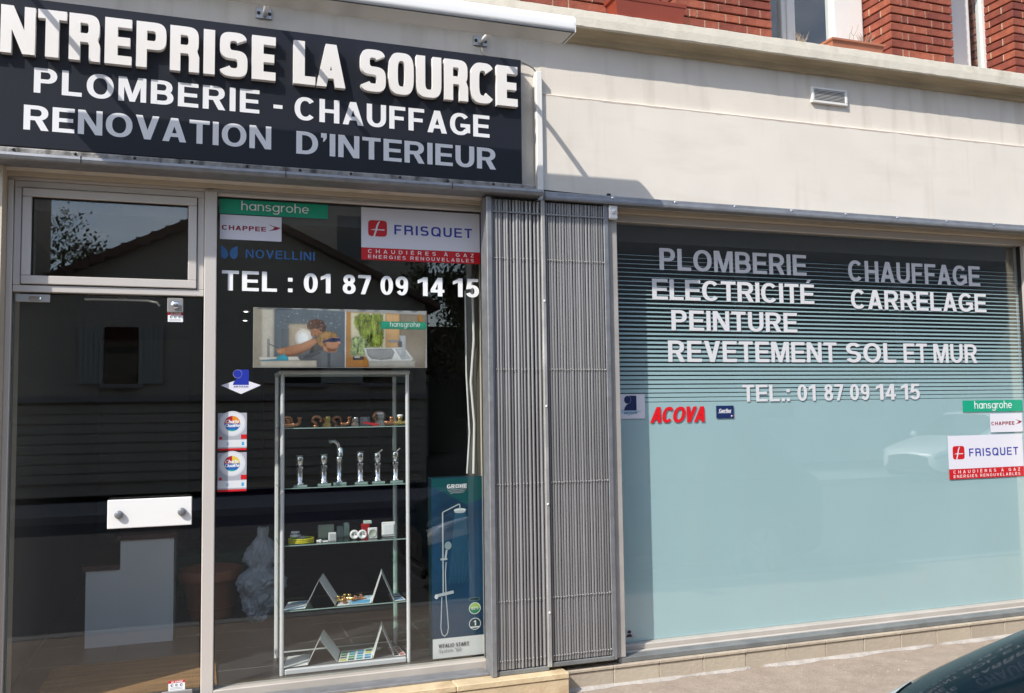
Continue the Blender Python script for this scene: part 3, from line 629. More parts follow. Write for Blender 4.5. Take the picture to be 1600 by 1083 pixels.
# planters on the cornice and dry stems
P1 = thing('flower_planter', (2.57, -.03, 3.936), 'brick red plastic trough planter standing on the cornice at the first window', 'planter', 'planters on the cornice')
b = MB(); b.grid([[(2.345 - d, -.082 + .0 - d * .3, z), (2.795 + d, -.082 - d * .3, z), (2.795 + d, .038 + d * .3, z), (2.345 - d, .038 + d * .3, z)] for z, d in ((3.936, 0), (4.035, .012), (4.037, .024), (4.060, .026), (4.060, .018), (4.03, .008))], PLANTER, closed_v=True, sm=False, caps=True); bevel(b.build('trough', PLANTER, P1), .004)
bx('soil', mat('dry_soil', (.06, .045, .03), .95), P1, 2.35, 2.79, -.07, .03, 4.0315, 4.040)
P2 = thing('planter_tray', (4.14, 0, 3.936), 'low terracotta coloured planter tray lying on the cornice at the second window', 'planter', 'planters on the cornice')
b = MB(); b.grid([[(3.93 - d, -.060 - d, z), (4.33 + d, -.060 - d, z), (4.33 + d, .10 + d, z), (3.93 - d, .10 + d, z)] for z, d in ((3.937, 0), (3.985, .01), (3.987, .018), (4.000, .018), (4.000, .008), (3.96, .0))], mat('faded_terracotta_plastic', (.42, .16, .09), .6, var=.1), closed_v=True, sm=False, caps=True); b.build('tray', None, P2)
def stems(name, label, spots):
    t = MB()
    for x, y, z, h, n in spots:
        for k in range(n):
            a = random.uniform(0, 6.28); p = [Vector((x, y, z))]
            for q in range(5): p.append(p[-1] + Vector((math.cos(a) * h * .09 + random.uniform(-.012, .012), math.sin(a) * h * .05, h * .2)))
            t.tube(p, [.0035, .003, .0026, .002, .0016, .001], 5, TWIG)
            for q in (2, 3): a2 = a + random.uniform(1, 2.5); t.tube([p[q], p[q] + Vector((math.cos(a2) * .03, math.sin(a2) * .02, .03)), p[q] + Vector((math.cos(a2) * .05, 0, .07))], [.0022, .0016, .0008], 4, TWIG)
    tag(t.build(name, TWIG), label, 'plant', 'dry stems on the cornice')
stems('dry_stems', 'dry bare stems growing from the terracotta planter tray', [(4.26, .02, 3.96, .14, 6), (4.16, .05, 3.96, .22, 1)])
stems('dry_stems', 'tuft of dry stems in front of the second upper window pane', [(3.76, .03, 3.93, .10, 6)])
# ---------------------------------------------------------------- stickers and vinyl lettering
GY = .1492
C_ = {}
def ink(h, r=.45):
    k = 'ink_' + h
    return mat(k, h, r)
HG = ink('0ba07c'); RED = ink('c4141f'); BLU = ink('22309a'); NAV = ink('14285a'); PAPER = ink('dcdce6'); INKW = ink('eef0f2')
def sticker(name, label, cat, x0, x1, z0, z1, m, group=None, y=GY, th=.0008):
    t = thing(name, ((x0 + x1) / 2, y, z0), label, cat, group); bx('sheet', m, t, x0, x1, y - th, y, z0, z1); return t
def hansgrohe(label, x0, x1, z0, z1, y=GY, k=(.195, .82, .30, .94)):
    t = sticker('brand_sticker', label, 'sticker', x0, x1, z0, z1, HG, 'brand stickers on the glass', y); w = x1 - x0; h = z1 - z0
    lettering('lettering', 'hansgrohe', x0 + w * k[0], x0 + w * k[1], z0 + h * k[2], z0 + h * k[3], y - .0011, INKW, t, s=.10, t=.10, e=2, gap=.10); return t
def chappee(label, x0, x1, z0, z1, y=GY):
    t = sticker('brand_sticker', label, 'sticker', x0, x1, z0, z1, PAPER, 'brand stickers on the glass', y); w = x1 - x0; h = z1 - z0; c = ink('8f1830')
    lettering('lettering', 'CHAPPEE', x0 + w * .03, x0 + w * .745, z0 + h * .38, z0 + h * .57, y - .0011, c, t, s=.20, t=.20, e=3, gap=.16)
    art('arrow_mark', [(c, [(780, 300), (835, 390), (960, 420), (990, 440), (920, 530), (780, 590), (860, 500), (880, 440), (850, 370)])], (0, 1000, 0, 1000), (x0, x1, z0, z1), y - .0012, t)
def frisquet(label, x0, x1, z0, z1, zr, y=GY):
    t = thing('brand_sticker', ((x0 + x1) / 2, y, z0), label, 'sticker', 'brand stickers on the glass'); w = x1 - x0
    bx('white_sheet', PAPER, t, x0, x1, y - .0008, y, zr, z1); bx('red_band', RED, t, x0, x1, y - .0008, y, z0, zr - .0008)
    h = z1 - zr; lettering('lettering', 'FRISQUET', x0 + w * .27, x0 + w * .932, zr + h * .36, zr + h * .60, y - .0011, BLU, t, s=.16, t=.16, e=2.8, gap=.22)
    lx0, lx1 = x0 + w * .055, x0 + w * .21; lz0, lz1 = zr + h * .285, zr + h * .69
    sq = [(500 + 500 * math.copysign(abs(math.cos(a)) ** .35, math.cos(a)), 500 + 500 * math.copysign(abs(math.sin(a)) ** .35, math.sin(a))) for a in [2 * math.pi * i / 40 for i in range(40)]]
    art('logo', [(RED, sq), (PAPER, [(265, 1000), (380, 600), (430, 330), (520, 120), (640, 20), (590, 160), (520, 360), (470, 620), (360, 1000)]), (PAPER, [(110, 600), (300, 545), (700, 555), (870, 540), (850, 620), (600, 610), (300, 610)])], (0, 1000, 0, 1000), (lx0, lx1, lz0, lz1), y - .0011, t)
    hr = zr - z0
    lettering('lettering', 'CHAUDIÈRES À GAZ', x0 + w * .055, x0 + w * .945, z0 + hr * .56, z0 + hr * .86, y - .0011, INKW, t, s=.13, t=.13, e=2, gap=.75, space=.9)
    lettering('lettering', 'ENERGIES RENOUVELABLES', x0 + w * .055, x0 + w * .945, z0 + hr * .13, z0 + hr * .41, y - .0011, INKW, t, s=.13, t=.13, e=2, gap=.42, space=.6)
hansgrohe('green hansgrohe strip sticker at top left of the shop window', .093, .662, 2.648, 2.727)
chappee('white CHAPPEE sticker with red letters under the green strip on shop window', .096, .414, 2.510, 2.643)
nv = thing('brand_sticker', (.35, GY, 2.405), 'dark blue NOVELLINI lettering with twin drop mark on dark shop window', 'sticker', 'brand stickers on the glass'); NB = ink('2c6096')
lettering('lettering', 'NOVELLINI', .228, .591, 2.414, 2.460, GY - .0006, NB, nv, s=.16, t=.15, gap=.17)
art('drop_mark', [(NB, [(102, 475), (110, 474), (133, 450), (140, 425), (132, 408), (118, 404), (106, 412), (102, 430)]), (NB, [(187, 475), (176, 474), (152, 455), (146, 432), (152, 412), (166, 404), (182, 412), (187, 430)])], (100, 190, 400, 480), (.100, .190, 2.480, 2.400), GY - .0006, nv)
frisquet('large white and red FRISQUET sticker at top right of the dark shop window', .847, 1.539, 2.431, 2.727, 2.500)
vt = thing('phone_lettering', (.8, GY, 2.235), 'white TEL phone number lettering across the dark shop window', 'lettering')
for tx, a, b_ in (('TEL', .108, .391), (':', .449, .473), ('01', .533, .677), ('87', .744, .900), ('09', .954, 1.111), ('14', 1.167, 1.323), ('15', 1.374, 1.531)): lettering('word', tx, a, b_, 2.236, 2.343, GY - .0006, INKW, vt, s=.19, t=.16, gap=.12)
# craftsman mark, left window
def artisan_fig(parent, x0, x1, z0, z1, y, m, halo):
    art('figure_mark', [(m, [(420, 0), (960, 0), (1000, 60), (1000, 1000), (0, 1000), (60, 800), (200, 620), (420, 520), (500, 400)]), (halo, disc(291, 281, 279)), (m, disc(290, 280, 270))], (0, 1000, 0, 1000), (x0, x1, z0, z1), y, parent)
am = thing('craftsman_sticker', (.208, GY, 1.687), 'white diamond sticker with blue figure on dark glass beside the cabinet', 'sticker', 'craftsman stickers')
BL2 = ink('1c2f9e'); art('diamond', [(PAPER, [(0, 430), (500, 0), (1000, 430), (500, 1000)])], (0, 1000, 0, 1000), (.107, .310, 1.687, 1.768), GY - .0004, am)
artisan_fig(am, .167, .248, 1.735, 1.816, GY - .0008, BL2, PAPER); lettering('lettering', 'ARTISAN', .172, .244, 1.722, 1.731, GY - .0016, BL2, am, s=.16, t=.15, gap=.2)
def badge(label, z0, z1):
    t = sticker('quality_badge', label, 'sticker', .094, .239, z0, z1, ink('a4a8b2'), 'quality badges on the mullion side'); h = z1 - z0; cz = z1 - h * .285; cx = .166
    S = []
    S += [(ink('d4d7dc'), disc(cx, cz, .066)), (ink('b9bcc4'), disc(cx, cz, .0625)), (ink('d4d7dc'), disc(cx, cz, .060)), (ink('a5122a'), disc(cx, cz, .040, None, 12, 90, 180)), (ink('d98a1c') if z0 > 1.3 else ink('d9c04a'), disc(cx, cz, .040, None, 12, 0, 90)), (ink('1e5fae'), disc(cx, cz, .040, None, 20, 180, 360))]
    S += [(ink('17a08e'), disc(cx, cz, .040, None, 12, 235, 305)[:-1])]
    S += [(ink('d4d7dc'), [(.094, z0 + h * .09), (.239, z0 + h * .09), (.239, z0 + h * .28), (.094, z0 + h * .28)]), (RED, [(.094, z0), (.239, z0), (.239, z0 + h * .055), (.094, z0 + h * .055)]), (RED, [(.210, z0 + h * .30), (.239, z0 + h * .30), (.239, z0 + h * .42), (.210, z0 + h * .42)]), (RED, disc(.108, z0 + h * .33, .008)), (ink('3aa0d0'), [(.214, z0 + h * .13), (.226, z0 + h * .13), (.226, z0 + h * .22), (.214, z0 + h * .22)]), (ink('9db4c8'), [(.138, z0 + h * .13), (.150, z0 + h * .13), (.150, z0 + h * .22), (.138, z0 + h * .22)])]
    b = MB()
    for k, (m, q) in enumerate(S): b.face([(x, GY - .0009 - .00004 * k, z) for x, z in q], m)
    b.build('print', None, t)
    lettering('lettering', 'Charte', .130, .202, cz + .002, cz + .020, GY - .0017, INKW, t, s=.16, t=.16, gap=.04, slant=.2)
    lettering('lettering', 'Qualité', .128, .206, cz - .018, cz - .001, GY - .0017, INKW, t, s=.16, t=.16, gap=.04, slant=.2)
badge('upper of two round charter badges on white cards beside the mullion', 1.392, 1.588); badge('lower of two round charter badges on white cards beside the mullion', 1.178, 1.381)
def alarm(label, x0, x1, z0, z1):
    t = sticker('alarm_sticker', label, 'sticker', x0, x1, z0, z1, INKW, 'alarm stickers on the door'); h = z1 - z0; w = x1 - x0
    b = MB(); b.face([(x0, GY - .0010, z1 - h * .27), (x1, GY - .0010, z1 - h * .27), (x1, GY - .0010, z1), (x0, GY - .0010, z1)], RED); b.build('red_head', None, t)
    lettering('lettering', 'ALARME', x0 + w * .15, x1 - w * .12, z1 - h * .23, z1 - h * .05, GY - .0013, INKW, t, s=.18, t=.18, slant=.2, gap=.12)
    for k in range(3):
        q = MB(); cx = x0 + w * (.22 + .28 * k); cz = z0 + h * .52; q.face([(x, GY - .0010, z) for x, z in disc(cx, cz, w * .085, h * .13, 14)], NAV); q.face([(x, GY - .0012, z) for x, z in disc(cx + w * .02, cz, w * .045, h * .07, 12)], INKW); q.build('pictogram', None, t)
    q = MB()
    for k in range(2): q.face([(x0 + w * .1, GY - .001, z0 + h * (.12 + .13 * k)), (x1 - w * .15, GY - .001, z0 + h * (.12 + .13 * k)), (x1 - w * .15, GY - .001, z0 + h * (.17 + .13 * k)), (x0 + w * .1, GY - .001, z0 + h * (.17 + .13 * k))], ink('9aa0a8'))
    q.build('small_print', None, t)
alarm('small white and red alarm sticker under the door lock', -.157, -.083, 2.064, 2.1115); alarm('small white and red alarm sticker at the foot of the glass door', -.134, -.055, .192, .241)
# right window
vr = thing('trade_lettering', (4, GY, 1.6), 'grey white list of trades and phone number across the frosted window', 'lettering')
q_ = lambda v: v * .9896
zq = lambda z: 1.6 + (z - 1.6) * .9896
for tx, a, b_, z0, z1 in (('PLOMBERIE', 2.745, 3.857, 2.452, 2.592), ('CHAUFFAGE', 4.200, 5.372, 2.428, 2.574), ('ELECTRICITÉ', 2.688, 3.912, 2.262, 2.394), ('CARRELAGE', 4.214, 5.418, 2.238, 2.373), ('PEINTURE', 2.819, 3.768, 2.068, 2.198), ('REVETEMENT', 2.790, 4.080, 1.869, 2.004), ('SOL', 4.155, 4.58, 1.869, 2.004), ('ET', 4.645, 4.855, 1.869, 2.004), ('MUR', 4.910, 5.310, 1.869, 2.004), ('TEL.:', 3.326, 3.690, 1.612, 1.721), ('01', 3.751, 3.896, 1.612, 1.721), ('87', 3.965, 4.121, 1.612, 1.721), ('09', 4.176, 4.339, 1.612, 1.721), ('14', 4.394, 4.564, 1.612, 1.721), ('15', 4.609, 4.773, 1.612, 1.721)):
    lettering('word', tx, q_(a), q_(b_), zq(z0), zq(z1), GY - .0004, mat('grey_white_vinyl', (.66, .665, .69), .5), vr, s=.185, t=.155, gap=.10 if 'CIT' not in tx else .07)
a2 = sticker('craftsman_sticker', 'square white craftsman sticker at left edge of the frosted window', 'sticker', 2.394, 2.590, 1.517, 1.666, PAPER, 'craftsman stickers')
art('pale_diamond', [(ink('a9c4d8'), [(20, 700), (400, 560), (900, 700), (450, 880)])], (0, 1000, 0, 1000), (2.39, 2.59, 1.517, 1.666), GY - .0010, a2)
artisan_fig(a2, 2.447, 2.533, 1.567, 1.658, GY - .0013, NAV, PAPER); lettering('lettering', 'ARTISAN', 2.447, 2.533, 1.547, 1.558, GY - .0012, NAV, a2, s=.18, t=.18, gap=.2)
ac = thing('brand_sticker', (2.83, GY, 1.487), 'red slanted ACOVA lettering on the frosted window', 'sticker', 'brand stickers on the glass'); lettering('lettering', 'ACOVA', 2.623, 3.032, 1.488, 1.586, GY - .0006, ink('d8121e'), ac, s=.23, t=.18, gap=-.02, slant=.22)
gf = sticker('brand_sticker', 'tiny navy Gerflor sticker right of the red lettering', 'sticker', 3.094, 3.222, 1.509, 1.588, NAV, 'brand stickers on the glass')
lettering('lettering', 'Gerflor', 3.115, 3.203, 1.545, 1.568, GY - .0011, INKW, gf, s=.16, t=.16, gap=.07)
art('line_and_dot', [(INKW, [(110, 560), (850, 560), (850, 590), (110, 590)]), (ink('3a62c8'), disc(840, 830, 40, 60)), (INKW, disc(880, 830, 40, 60)), (RED, disc(930, 830, 35, 55))], (0, 1000, 0, 1000), (3.094, 3.222, 1.509, 1.588), GY - .0012, gf)
hansgrohe('green hansgrohe strip sticker at right edge of the frosted window', 5.101, 5.657, 1.518, 1.599, k=(.19, .82, .27, .95))
chappee('white CHAPPEE sticker at right edge of the frosted window', 5.346, 5.649, 1.369, 1.502)
frisquet('large white and red FRISQUET sticker on the frosted window', 4.951, 5.640, 1.050, 1.353, 1.121)
tr = thing('warning_sticker', (2.44, GY, .207), 'small triangular metal grey sticker in lower left corner of frosted window', 'sticker'); art('print', [(ink('b8bcc0'), [(0, 1000), (300, 150), (420, 0), (600, 0), (720, 150), (1000, 1000)]), (BLACK, disc(510, 300, 140, 200)), (BLACK, [(250, 900), (380, 560), (640, 560), (760, 900)])], (0, 1000, 0, 1000), (2.405, 2.492, .207, .256), GY - .0005, tr)
# ---------------------------------------------------------------- poster on top of the cabinet
PO = thing('poster', (.75, .2, 1.829), 'wide hansgrohe bathroom poster standing above the glass cabinet', 'poster')
bx('board', ink('d8d4cc'), PO, .272, 1.230, .2005, .2065, 1.829, 2.155)
def pk(h): return h
V = lambda *p: list(p)
SKIN = pk('b07858'); SKIN2 = pk('c08a68'); HAIR1 = pk('5a3626'); HAIR2 = pk('a8804c'); TEE = pk('4a4c50'); TEE2 = pk('60646a')
wall_p = '5e6872'; plant_p = '7c8a3a'; plant2_p = '8c9a6a'
shapes = [(wall_p, V((205, 60), (805, 75), (805, 580), (205, 580))), (pk('a09688'), V((35, 55), (205, 60), (205, 580), (35, 580))), (pk('c8c0b4'), V((100, 58), (200, 60), (200, 500), (100, 500))),
 (pk('a89c8a'), V((325, 195), (500, 195), (520, 420), (325, 420))), (pk('d8d0c8'), disc(450, 320, 75, 85)), (pk('eceef2'), disc(445, 330, 52, 66)),
 (TEE, V((510, 330), (600, 280), (660, 330), (620, 470), (500, 450))), (SKIN, V((215, 420), (300, 402), (420, 370), (540, 320), (570, 350), (520, 400), (400, 455), (330, 480), (300, 470), (240, 460))), (SKIN2, V((230, 425), (290, 408), (310, 460), (270, 470), (225, 445))),
 (SKIN, V((505, 240), (545, 225), (610, 235), (620, 290), (570, 300), (530, 305), (512, 270))), (HAIR1, V((475, 205), (500, 165), (560, 148), (615, 165), (642, 215), (632, 265), (600, 262), (575, 240), (540, 232), (512, 246), (482, 238))),
 (TEE2, V((408, 480), (470, 468), (560, 432), (660, 420), (780, 430), (805, 470), (805, 580), (560, 580), (550, 510), (420, 520))), (TEE, V((650, 450), (680, 450), (672, 580), (655, 580))),
 (SKIN2, V((610, 385), (700, 395), (740, 430), (680, 450), (620, 430))), (SKIN2, V((600, 330), (700, 300), (752, 310), (756, 345), (748, 362), (756, 380), (740, 408), (690, 418), (630, 400), (605, 370))),
 (HAIR2, V((558, 330), (575, 285), (630, 258), (700, 260), (738, 290), (725, 305), (680, 308), (640, 330), (625, 380), (590, 395), (568, 365))), ('1b2f66', V((605, 348), (650, 330), (690, 312), (725, 316), (760, 318), (758, 340), (728, 352), (690, 354), (655, 350), (612, 364))), ('0c0c10', V((690, 320), (718, 320), (716, 344), (692, 346))),
 (pk('7c4a36'), V((640, 402), (700, 416), (735, 408), (720, 432), (660, 440))), (pk('8f5c44'), V((612, 372), (640, 362), (650, 390), (632, 402))), (pk('d09a7c'), V((735, 345), (762, 352), (766, 362), (748, 368))), (pk('9a4438'), V((738, 380), (756, 380), (752, 388), (738, 388))), (pk('c49a62'), V((590, 300), (640, 268), (690, 268), (660, 285), (610, 320))), (pk('7a4e34'), V((520, 170), (560, 155), (600, 168), (570, 180), (530, 195))), (pk('3a2218'), V((540, 262), (556, 258), (556, 264), (542, 267))), (pk('8a5540'), V((512, 272), (530, 300), (522, 306), (508, 290))), (pk('8a5a42'), V((300, 470), (400, 455), (520, 400), (515, 412), (410, 470), (320, 484))), (pk('2e3034'), V((500, 450), (515, 400), (540, 380), (530, 440), (560, 432), (520, 452))), (pk('50545a'), V((470, 468), (560, 432), (600, 450), (520, 490), (440, 505))), (pk('bdb4a8'), V((90, 520), (560, 518), (560, 580), (90, 580))), (pk('dcd6cc'), V((80, 490), (400, 484), (420, 518), (90, 522))), (pk('3f9fb8'), V((210, 522), (235, 480), (290, 462), (320, 490), (325, 520))), (pk('8a8c90'), V((148, 330), (168, 330), (168, 490), (148, 490))), (pk('55585c'), V((168, 372), (240, 405), (236, 412), (168, 382))), (pk('3f8fa8'), V((90, 515), (220, 505), (220, 522), (90, 524))),
 (pk('b08048'), V((812, 76), (1530, 92), (1515, 580), (805, 580))), (pk('d8cdb4'), V((852, 82), (1160, 86), (1160, 480), (852, 480))), (plant_p, V((880, 130), (930, 90), (1140, 90), (1150, 300), (1130, 395), (1020, 400), (930, 300), (900, 200))), (plant2_p, V((852, 310), (940, 290), (1020, 350), (1010, 440), (960, 470), (852, 478))),
 (pk('d2a878'), V((1160, 86), (1285, 88), (1285, 400), (1160, 400))), ('8a7c6c', V((1285, 88), (1530, 92), (1515, 580), (1285, 580))), (pk('b8803c'), V((1448, 91), (1490, 91), (1488, 160), (1448, 160))), (pk('a86f2c'), V((805, 498), (1010, 498), (1010, 578), (805, 578))), (pk('c08a44'), V((805, 485), (1010, 485), (1010, 500), (805, 500))),
 (pk('a8a49e'), V((1005, 520), (1425, 515), (1422, 576), (1010, 577))), (pk('dcdcdc'), V((965, 402), (1330, 395), (1410, 500), (1390, 520), (1010, 525), (985, 480))), (pk('9a9a9c'), V((985, 412), (1215, 405), (1240, 440), (1215, 500), (1120, 512), (1030, 500), (1000, 470))), (pk('b8bac0'), V((1240, 410), (1320, 405), (1380, 495), (1300, 505))),
 (pk('9ea2a8'), V((1180, 330), (1280, 325), (1280, 348), (1180, 350))), (pk('b4b8be'), V((1280, 285), (1340, 285), (1340, 400), (1335, 480), (1300, 480), (1305, 400))), (pk('5c5f64'), V((1270, 340), (1305, 340), (1305, 390), (1270, 390))), (pk('2c2e30'), V((870, 482), (965, 480), (965, 510), (870, 512))), (pk('e4e4e4'), V((885, 482), (930, 481), (930, 492), (885, 493))),
 ('0ba07c', V((1115, 158), (1530, 160), (1526, 230), (1115, 228))), ('dcdce6', V((804, 76), (812, 76), (807, 580), (800, 580)))]
for k in range(60): shapes.append((pk('c8ccd2'), disc(random.uniform(215, 780), random.uniform(80, 240), random.uniform(2, 4), None, 6)))
import numpy as np
def photo_print(name, shapes, src, dst, y, parent, nu=330, nv=112):
    """a printed photograph: soft-edged painted shapes baked into the colours of one flat sheet"""
    u0, u1, v0, v1 = src; x0, x1, z0, z1 = dst; rg = np.random.RandomState(2)
    U, W2 = np.meshgrid(np.linspace(u0, u1, nu), np.linspace(v0, v1, nv)); img = np.zeros((nv, nu, 3)) + .4
    def smooth_noise(cu, cv):
        g = rg.rand(int((v1 - v0) / cv) + 3, int((u1 - u0) / cu) + 3); a = (U - u0) / cu; b_ = (W2 - v0) / cv; i0 = a.astype(int); j0 = b_.astype(int); fa = a - i0; fb = b_ - j0; fa = fa * fa * (3 - 2 * fa); fb = fb * fb * (3 - 2 * fb)
        return (g[j0, i0] * (1 - fa) + g[j0, i0 + 1] * fa) * (1 - fb) + (g[j0 + 1, i0] * (1 - fa) + g[j0 + 1, i0 + 1] * fa) * fb - .5
    fine_n = smooth_noise(9, 9) + .6 * smooth_noise(26, 26); streak = smooth_noise(7, 40) + .7 * smooth_noise(14, 90); broad = smooth_noise(90, 90)
    for col_, pts in shapes:
        P_ = np.array(pts, float); ins = np.zeros(U.shape, bool); dmin = np.full(U.shape, 1e9); m_ = len(P_)
        for k in range(m_):
            (ax, ay), (bx_, by_) = P_[k], P_[(k + 1) % m_]; c1 = (ay > W2) != (by_ > W2)
            with np.errstate(divide='ignore', invalid='ignore'): ins ^= c1 & (U < (bx_ - ax) * (W2 - ay) / (by_ - ay + 1e-9) + ax)
            L2 = (bx_ - ax) ** 2 + (by_ - ay) ** 2 + 1e-9; t = np.clip(((U - ax) * (bx_ - ax) + (W2 - ay) * (by_ - ay)) / L2, 0, 1); dmin = np.minimum(dmin, np.hypot(U - ax - t * (bx_ - ax), W2 - ay - t * (by_ - ay)))
        sd = np.where(ins, dmin, -dmin); size = max(P_[:, 0].max() - P_[:, 0].min(), P_[:, 1].max() - P_[:, 1].min()); sf = 2.0 if size > 30 else 1.5; sc = srgb(col_)
        if col_ in (plant_p, plant2_p): sd = sd + 22 * streak + 16 * fine_n; sf = 7
        al = np.clip((sd + sf) / (2 * sf), 0, 1)[..., None]; c = np.array(srgb(col_)); vc = (W2 - P_[:, 1].min()) / (P_[:, 1].max() - P_[:, 1].min() + 1e-6)
        green = col_ in (plant_p, plant2_p); hair = c[0] > c[2] * 2.2 and size < 200 and c[0] < .5
        tex = 1 + .16 * fine_n + .22 * broad + (.30 * (.5 - vc) if size > 40 else 0)
        if green: tex = tex + 1.5 * streak + .7 * fine_n
        elif hair: tex = tex + .7 * streak
        edge = 1 - .38 * np.exp(-np.clip(sd, 0, None) / 9.0) if 40 < size < 500 else 1.0      # rounded falloff towards the outline
        layer = np.clip(c[None, None, :] * (tex * edge)[..., None], 0, 1); img = img * (1 - al) + layer * al
    glow = np.exp(-(((U - 440) / 150) ** 2 + ((W2 - 320) / 120) ** 2))[..., None]; img = np.clip(img + glow * np.array([.13, .11, .09]), 0, 1)
    warm = np.exp(-(((U - 1400) / 120) ** 2 + ((W2 - 450) / 90) ** 2))[..., None]; img = np.clip(img + warm * .10, 0, 1)
    b = MB(); b.grid([[(x0 + (x1 - x0) * a / (nu - 1), y, z1 - (z1 - z0) * c / (nv - 1)) for a in range(nu)] for c in range(nv)], None, sm=False)
    pm = bpy.data.materials.new('poster_print'); pm.use_nodes = True; an = pm.node_tree.nodes.new('ShaderNodeVertexColor'); an.layer_name = 'ink'; pp = pm.node_tree.nodes['Principled BSDF']; pp.inputs['Roughness'].default_value = .4; pm.node_tree.links.new(an.outputs[0], pp.inputs['Base Color'])
    b.mats = [pm]; o = b.build(name, None, parent); ca = o.data.color_attributes.new('ink', 'FLOAT_COLOR', 'POINT')
    ca.data.foreach_set('color', np.concatenate([img.reshape(-1, 3), np.ones((nu * nv, 1))], 1).astype(np.float32).ravel()); return o
photo_print('print', shapes, (35, 1530, 58, 580), (.273, 1.229, 1.830, 2.154), .2000, PO)
lettering('lettering', 'hansgrohe', 1.017, 1.192, 2.062, 2.092, .1990, INKW, PO, s=.10, t=.10, e=2)
# ---------------------------------------------------------------- glass display cabinet
CA = thing('display_cabinet', (.78, .45, .168), 'tall glass display cabinet with aluminium frame behind the shop window', 'cabinet')
X0, X1, Y0, Y1 = .420, 1.148, .29, .66
for x, y in ((X0 + .014, Y0), (X1 - .014, Y0), (X0 + .014, Y1), (X1 - .014, Y1)): MB().prism([(x + .0115 * math.cos(a), y + .0115 * math.sin(a)) for a in [2 * math.pi * k / 10 for k in range(10)]], .169, 1.795, STEEL, 'z', True).build('post', STEEL, CA)
for y in (Y0, Y1): bx('top_bar', STEEL, CA, X0, X1, y - .014, y + .014, 1.7955, 1.818, .005); bx('base_bar', STEEL, CA, X0 + .03, X1 - .03, y - .013, y + .013, .170, .198, .004)
for x in (X0 + .014, X1 - .014): bx('top_bar', STEEL, CA, x - .014, x + .014, Y0 + .0145, Y1 - .0145, 1.7957, 1.8175, .005)
bx('top_panel', SHELFG, CA, X0 + .028, X1 - .028, Y0 + .014, Y1 - .014, 1.802, 1.808); bx('base_panel', mat('cabinet_base_board', (.16, .165, .17), .5), CA, X0 + .028, X1 - .028, Y0 + .0135, Y1 - .0135, .180, .196)
SH = {1: 1.500, 2: 1.170, 3: .858, 4: .505}
EDGE = mat('green_shelf_edge', (.30, .42, .39), .25)
for k, z in SH.items():
    s_ = bx('shelf', SHELFG, CA, X0 + .008, X1 - .008, Y0 + .016, Y1 - .016, z - .006, z); bx('shelf_edge', EDGE, s_, X0 + .008, X1 - .008, Y0 + .0135, Y0 + .0156, z - .006, z)
    for x in (X0 + .012, X1 - .020): bx('shelf_clip', CHROME, s_, x, x + .012, Y0 + .002, Y0 + .0134, z - .012, z - .003)
for x in (X0 + .012, X1 - .014): bx('side_pane', GLASS, CA, x, x + .003, Y0 + .016, Y1 - .016, .2, 1.795)
# shelf 1: copper and brass fittings
def elbow(name, label, x, y, z, s, m, lean=0.0):
    b = MB(); b.tube([(x - s * .55, y, z + s * .28), (x - s * .15, y, z + s * .28), (x + s * .12, y, z + s * .34), (x + s * .26, y, z + s * .55), (x + s * .28, y, z + s * .95)], s * .19, 12, m); b.lathe([(s * .24, 0), (s * .25, s * .02), (s * .25, s * .16), (s * .2, s * .17)], (x + s * .28, y, z + s * .88), 12, m)
    b.lathe([(s * .24, 0), (s * .25, s * .02), (s * .25, s * .16), (s * .2, s * .17)], (x - s * .62, y, z + s * .28), 12, m, 'x'); o = b.build(name); o.location.z += s * .0; o.location.z = z; return tag(o, label, 'fitting', 'pipe fittings on the top shelf')
def tee(name, label, x, y, z, s, m, m2=None):
    b = MB(); r = s * .26; b.tube([(x - s * .6, y, z + r), (x + s * .6, y, z + r)], r * .85, 12, m); b.tube([(x, y, z + r), (x, y, z + s * .75)], r * .8, 12, m)
    for h in (-.62, .46): b.lathe([(r * .8, 0), (r, .002), (r, s * .16), (r * .8, s * .162)], (x + h * s, y, z + r), 6 if m2 else 12, m2 or m, 'x', sm=not m2)
    b.lathe([(r * .85, 0), (r * 1.02, .002), (r * 1.02, s * .18), (r * .5, s * .182)], (x, y, z + s * .66), 12, m2 or m); o = b.build(name); return tag(o, label, 'fitting', 'pipe fittings on the top shelf')
def nut(name, label, x, y, z, s, m, top=None):
    b = MB(); b.lathe([(s * .5, 0), (s * .5, s * .35), (s * .36, s * .36), (s * .36, s * .6), (s * .46, s * .62), (s * .46, s * .95), (s * .3, s * .96)], (x, y, z), 6, m, sm=False); b.lathe([(s * .30, 0), (s * .30, s * .2), (s * .24, s * .2)], (x, y, z + s * .9), 14, top or m); o = b.build(name); return tag(o, label, 'fitting', 'pipe fittings on the top shelf')
def arcpipe(name, label, x, y, z, s, m):
    b = MB(); b.tube([(x + s * .4 * math.cos(a), y, z + s * .62 + s * .34 * math.sin(a)) for a in [math.radians(200 - 230 * k / 10) for k in range(11)]] , s * .14, 10, m); b.tube([(x - s * .1, y, z), (x - s * .05, y, z + s * .3), (x - s * .36, y, z + s * .55)], s * .15, 10, m); b.lathe([(s * .26, 0), (s * .28, .002), (s * .28, s * .14), (s * .2, s * .15)], (x - s * .1, y, z), 12, m); o = b.build(name); return tag(o, label, 'fitting', 'pipe fittings on the top shelf')
z1 = SH[1] + .0005
SILV = mat('nickel', (.62, .62, .62), .2, metal=.9)
tee('pipe_fitting', 'copper tee lying at the left end of the top shelf', .470, .36, z1, .055, COPPER)
arcpipe('pipe_fitting', 'curved copper bend behind the left end tee', .478, .47, z1, .060, COPPER)
elbow('pipe_fitting', 'low copper elbow beside the left tee', .525, .42, z1, .055, COPPER)
arcpipe('pipe_fitting', 'upright copper hook bend left of the brass nut', .640, .46, z1, .062, COPPER)
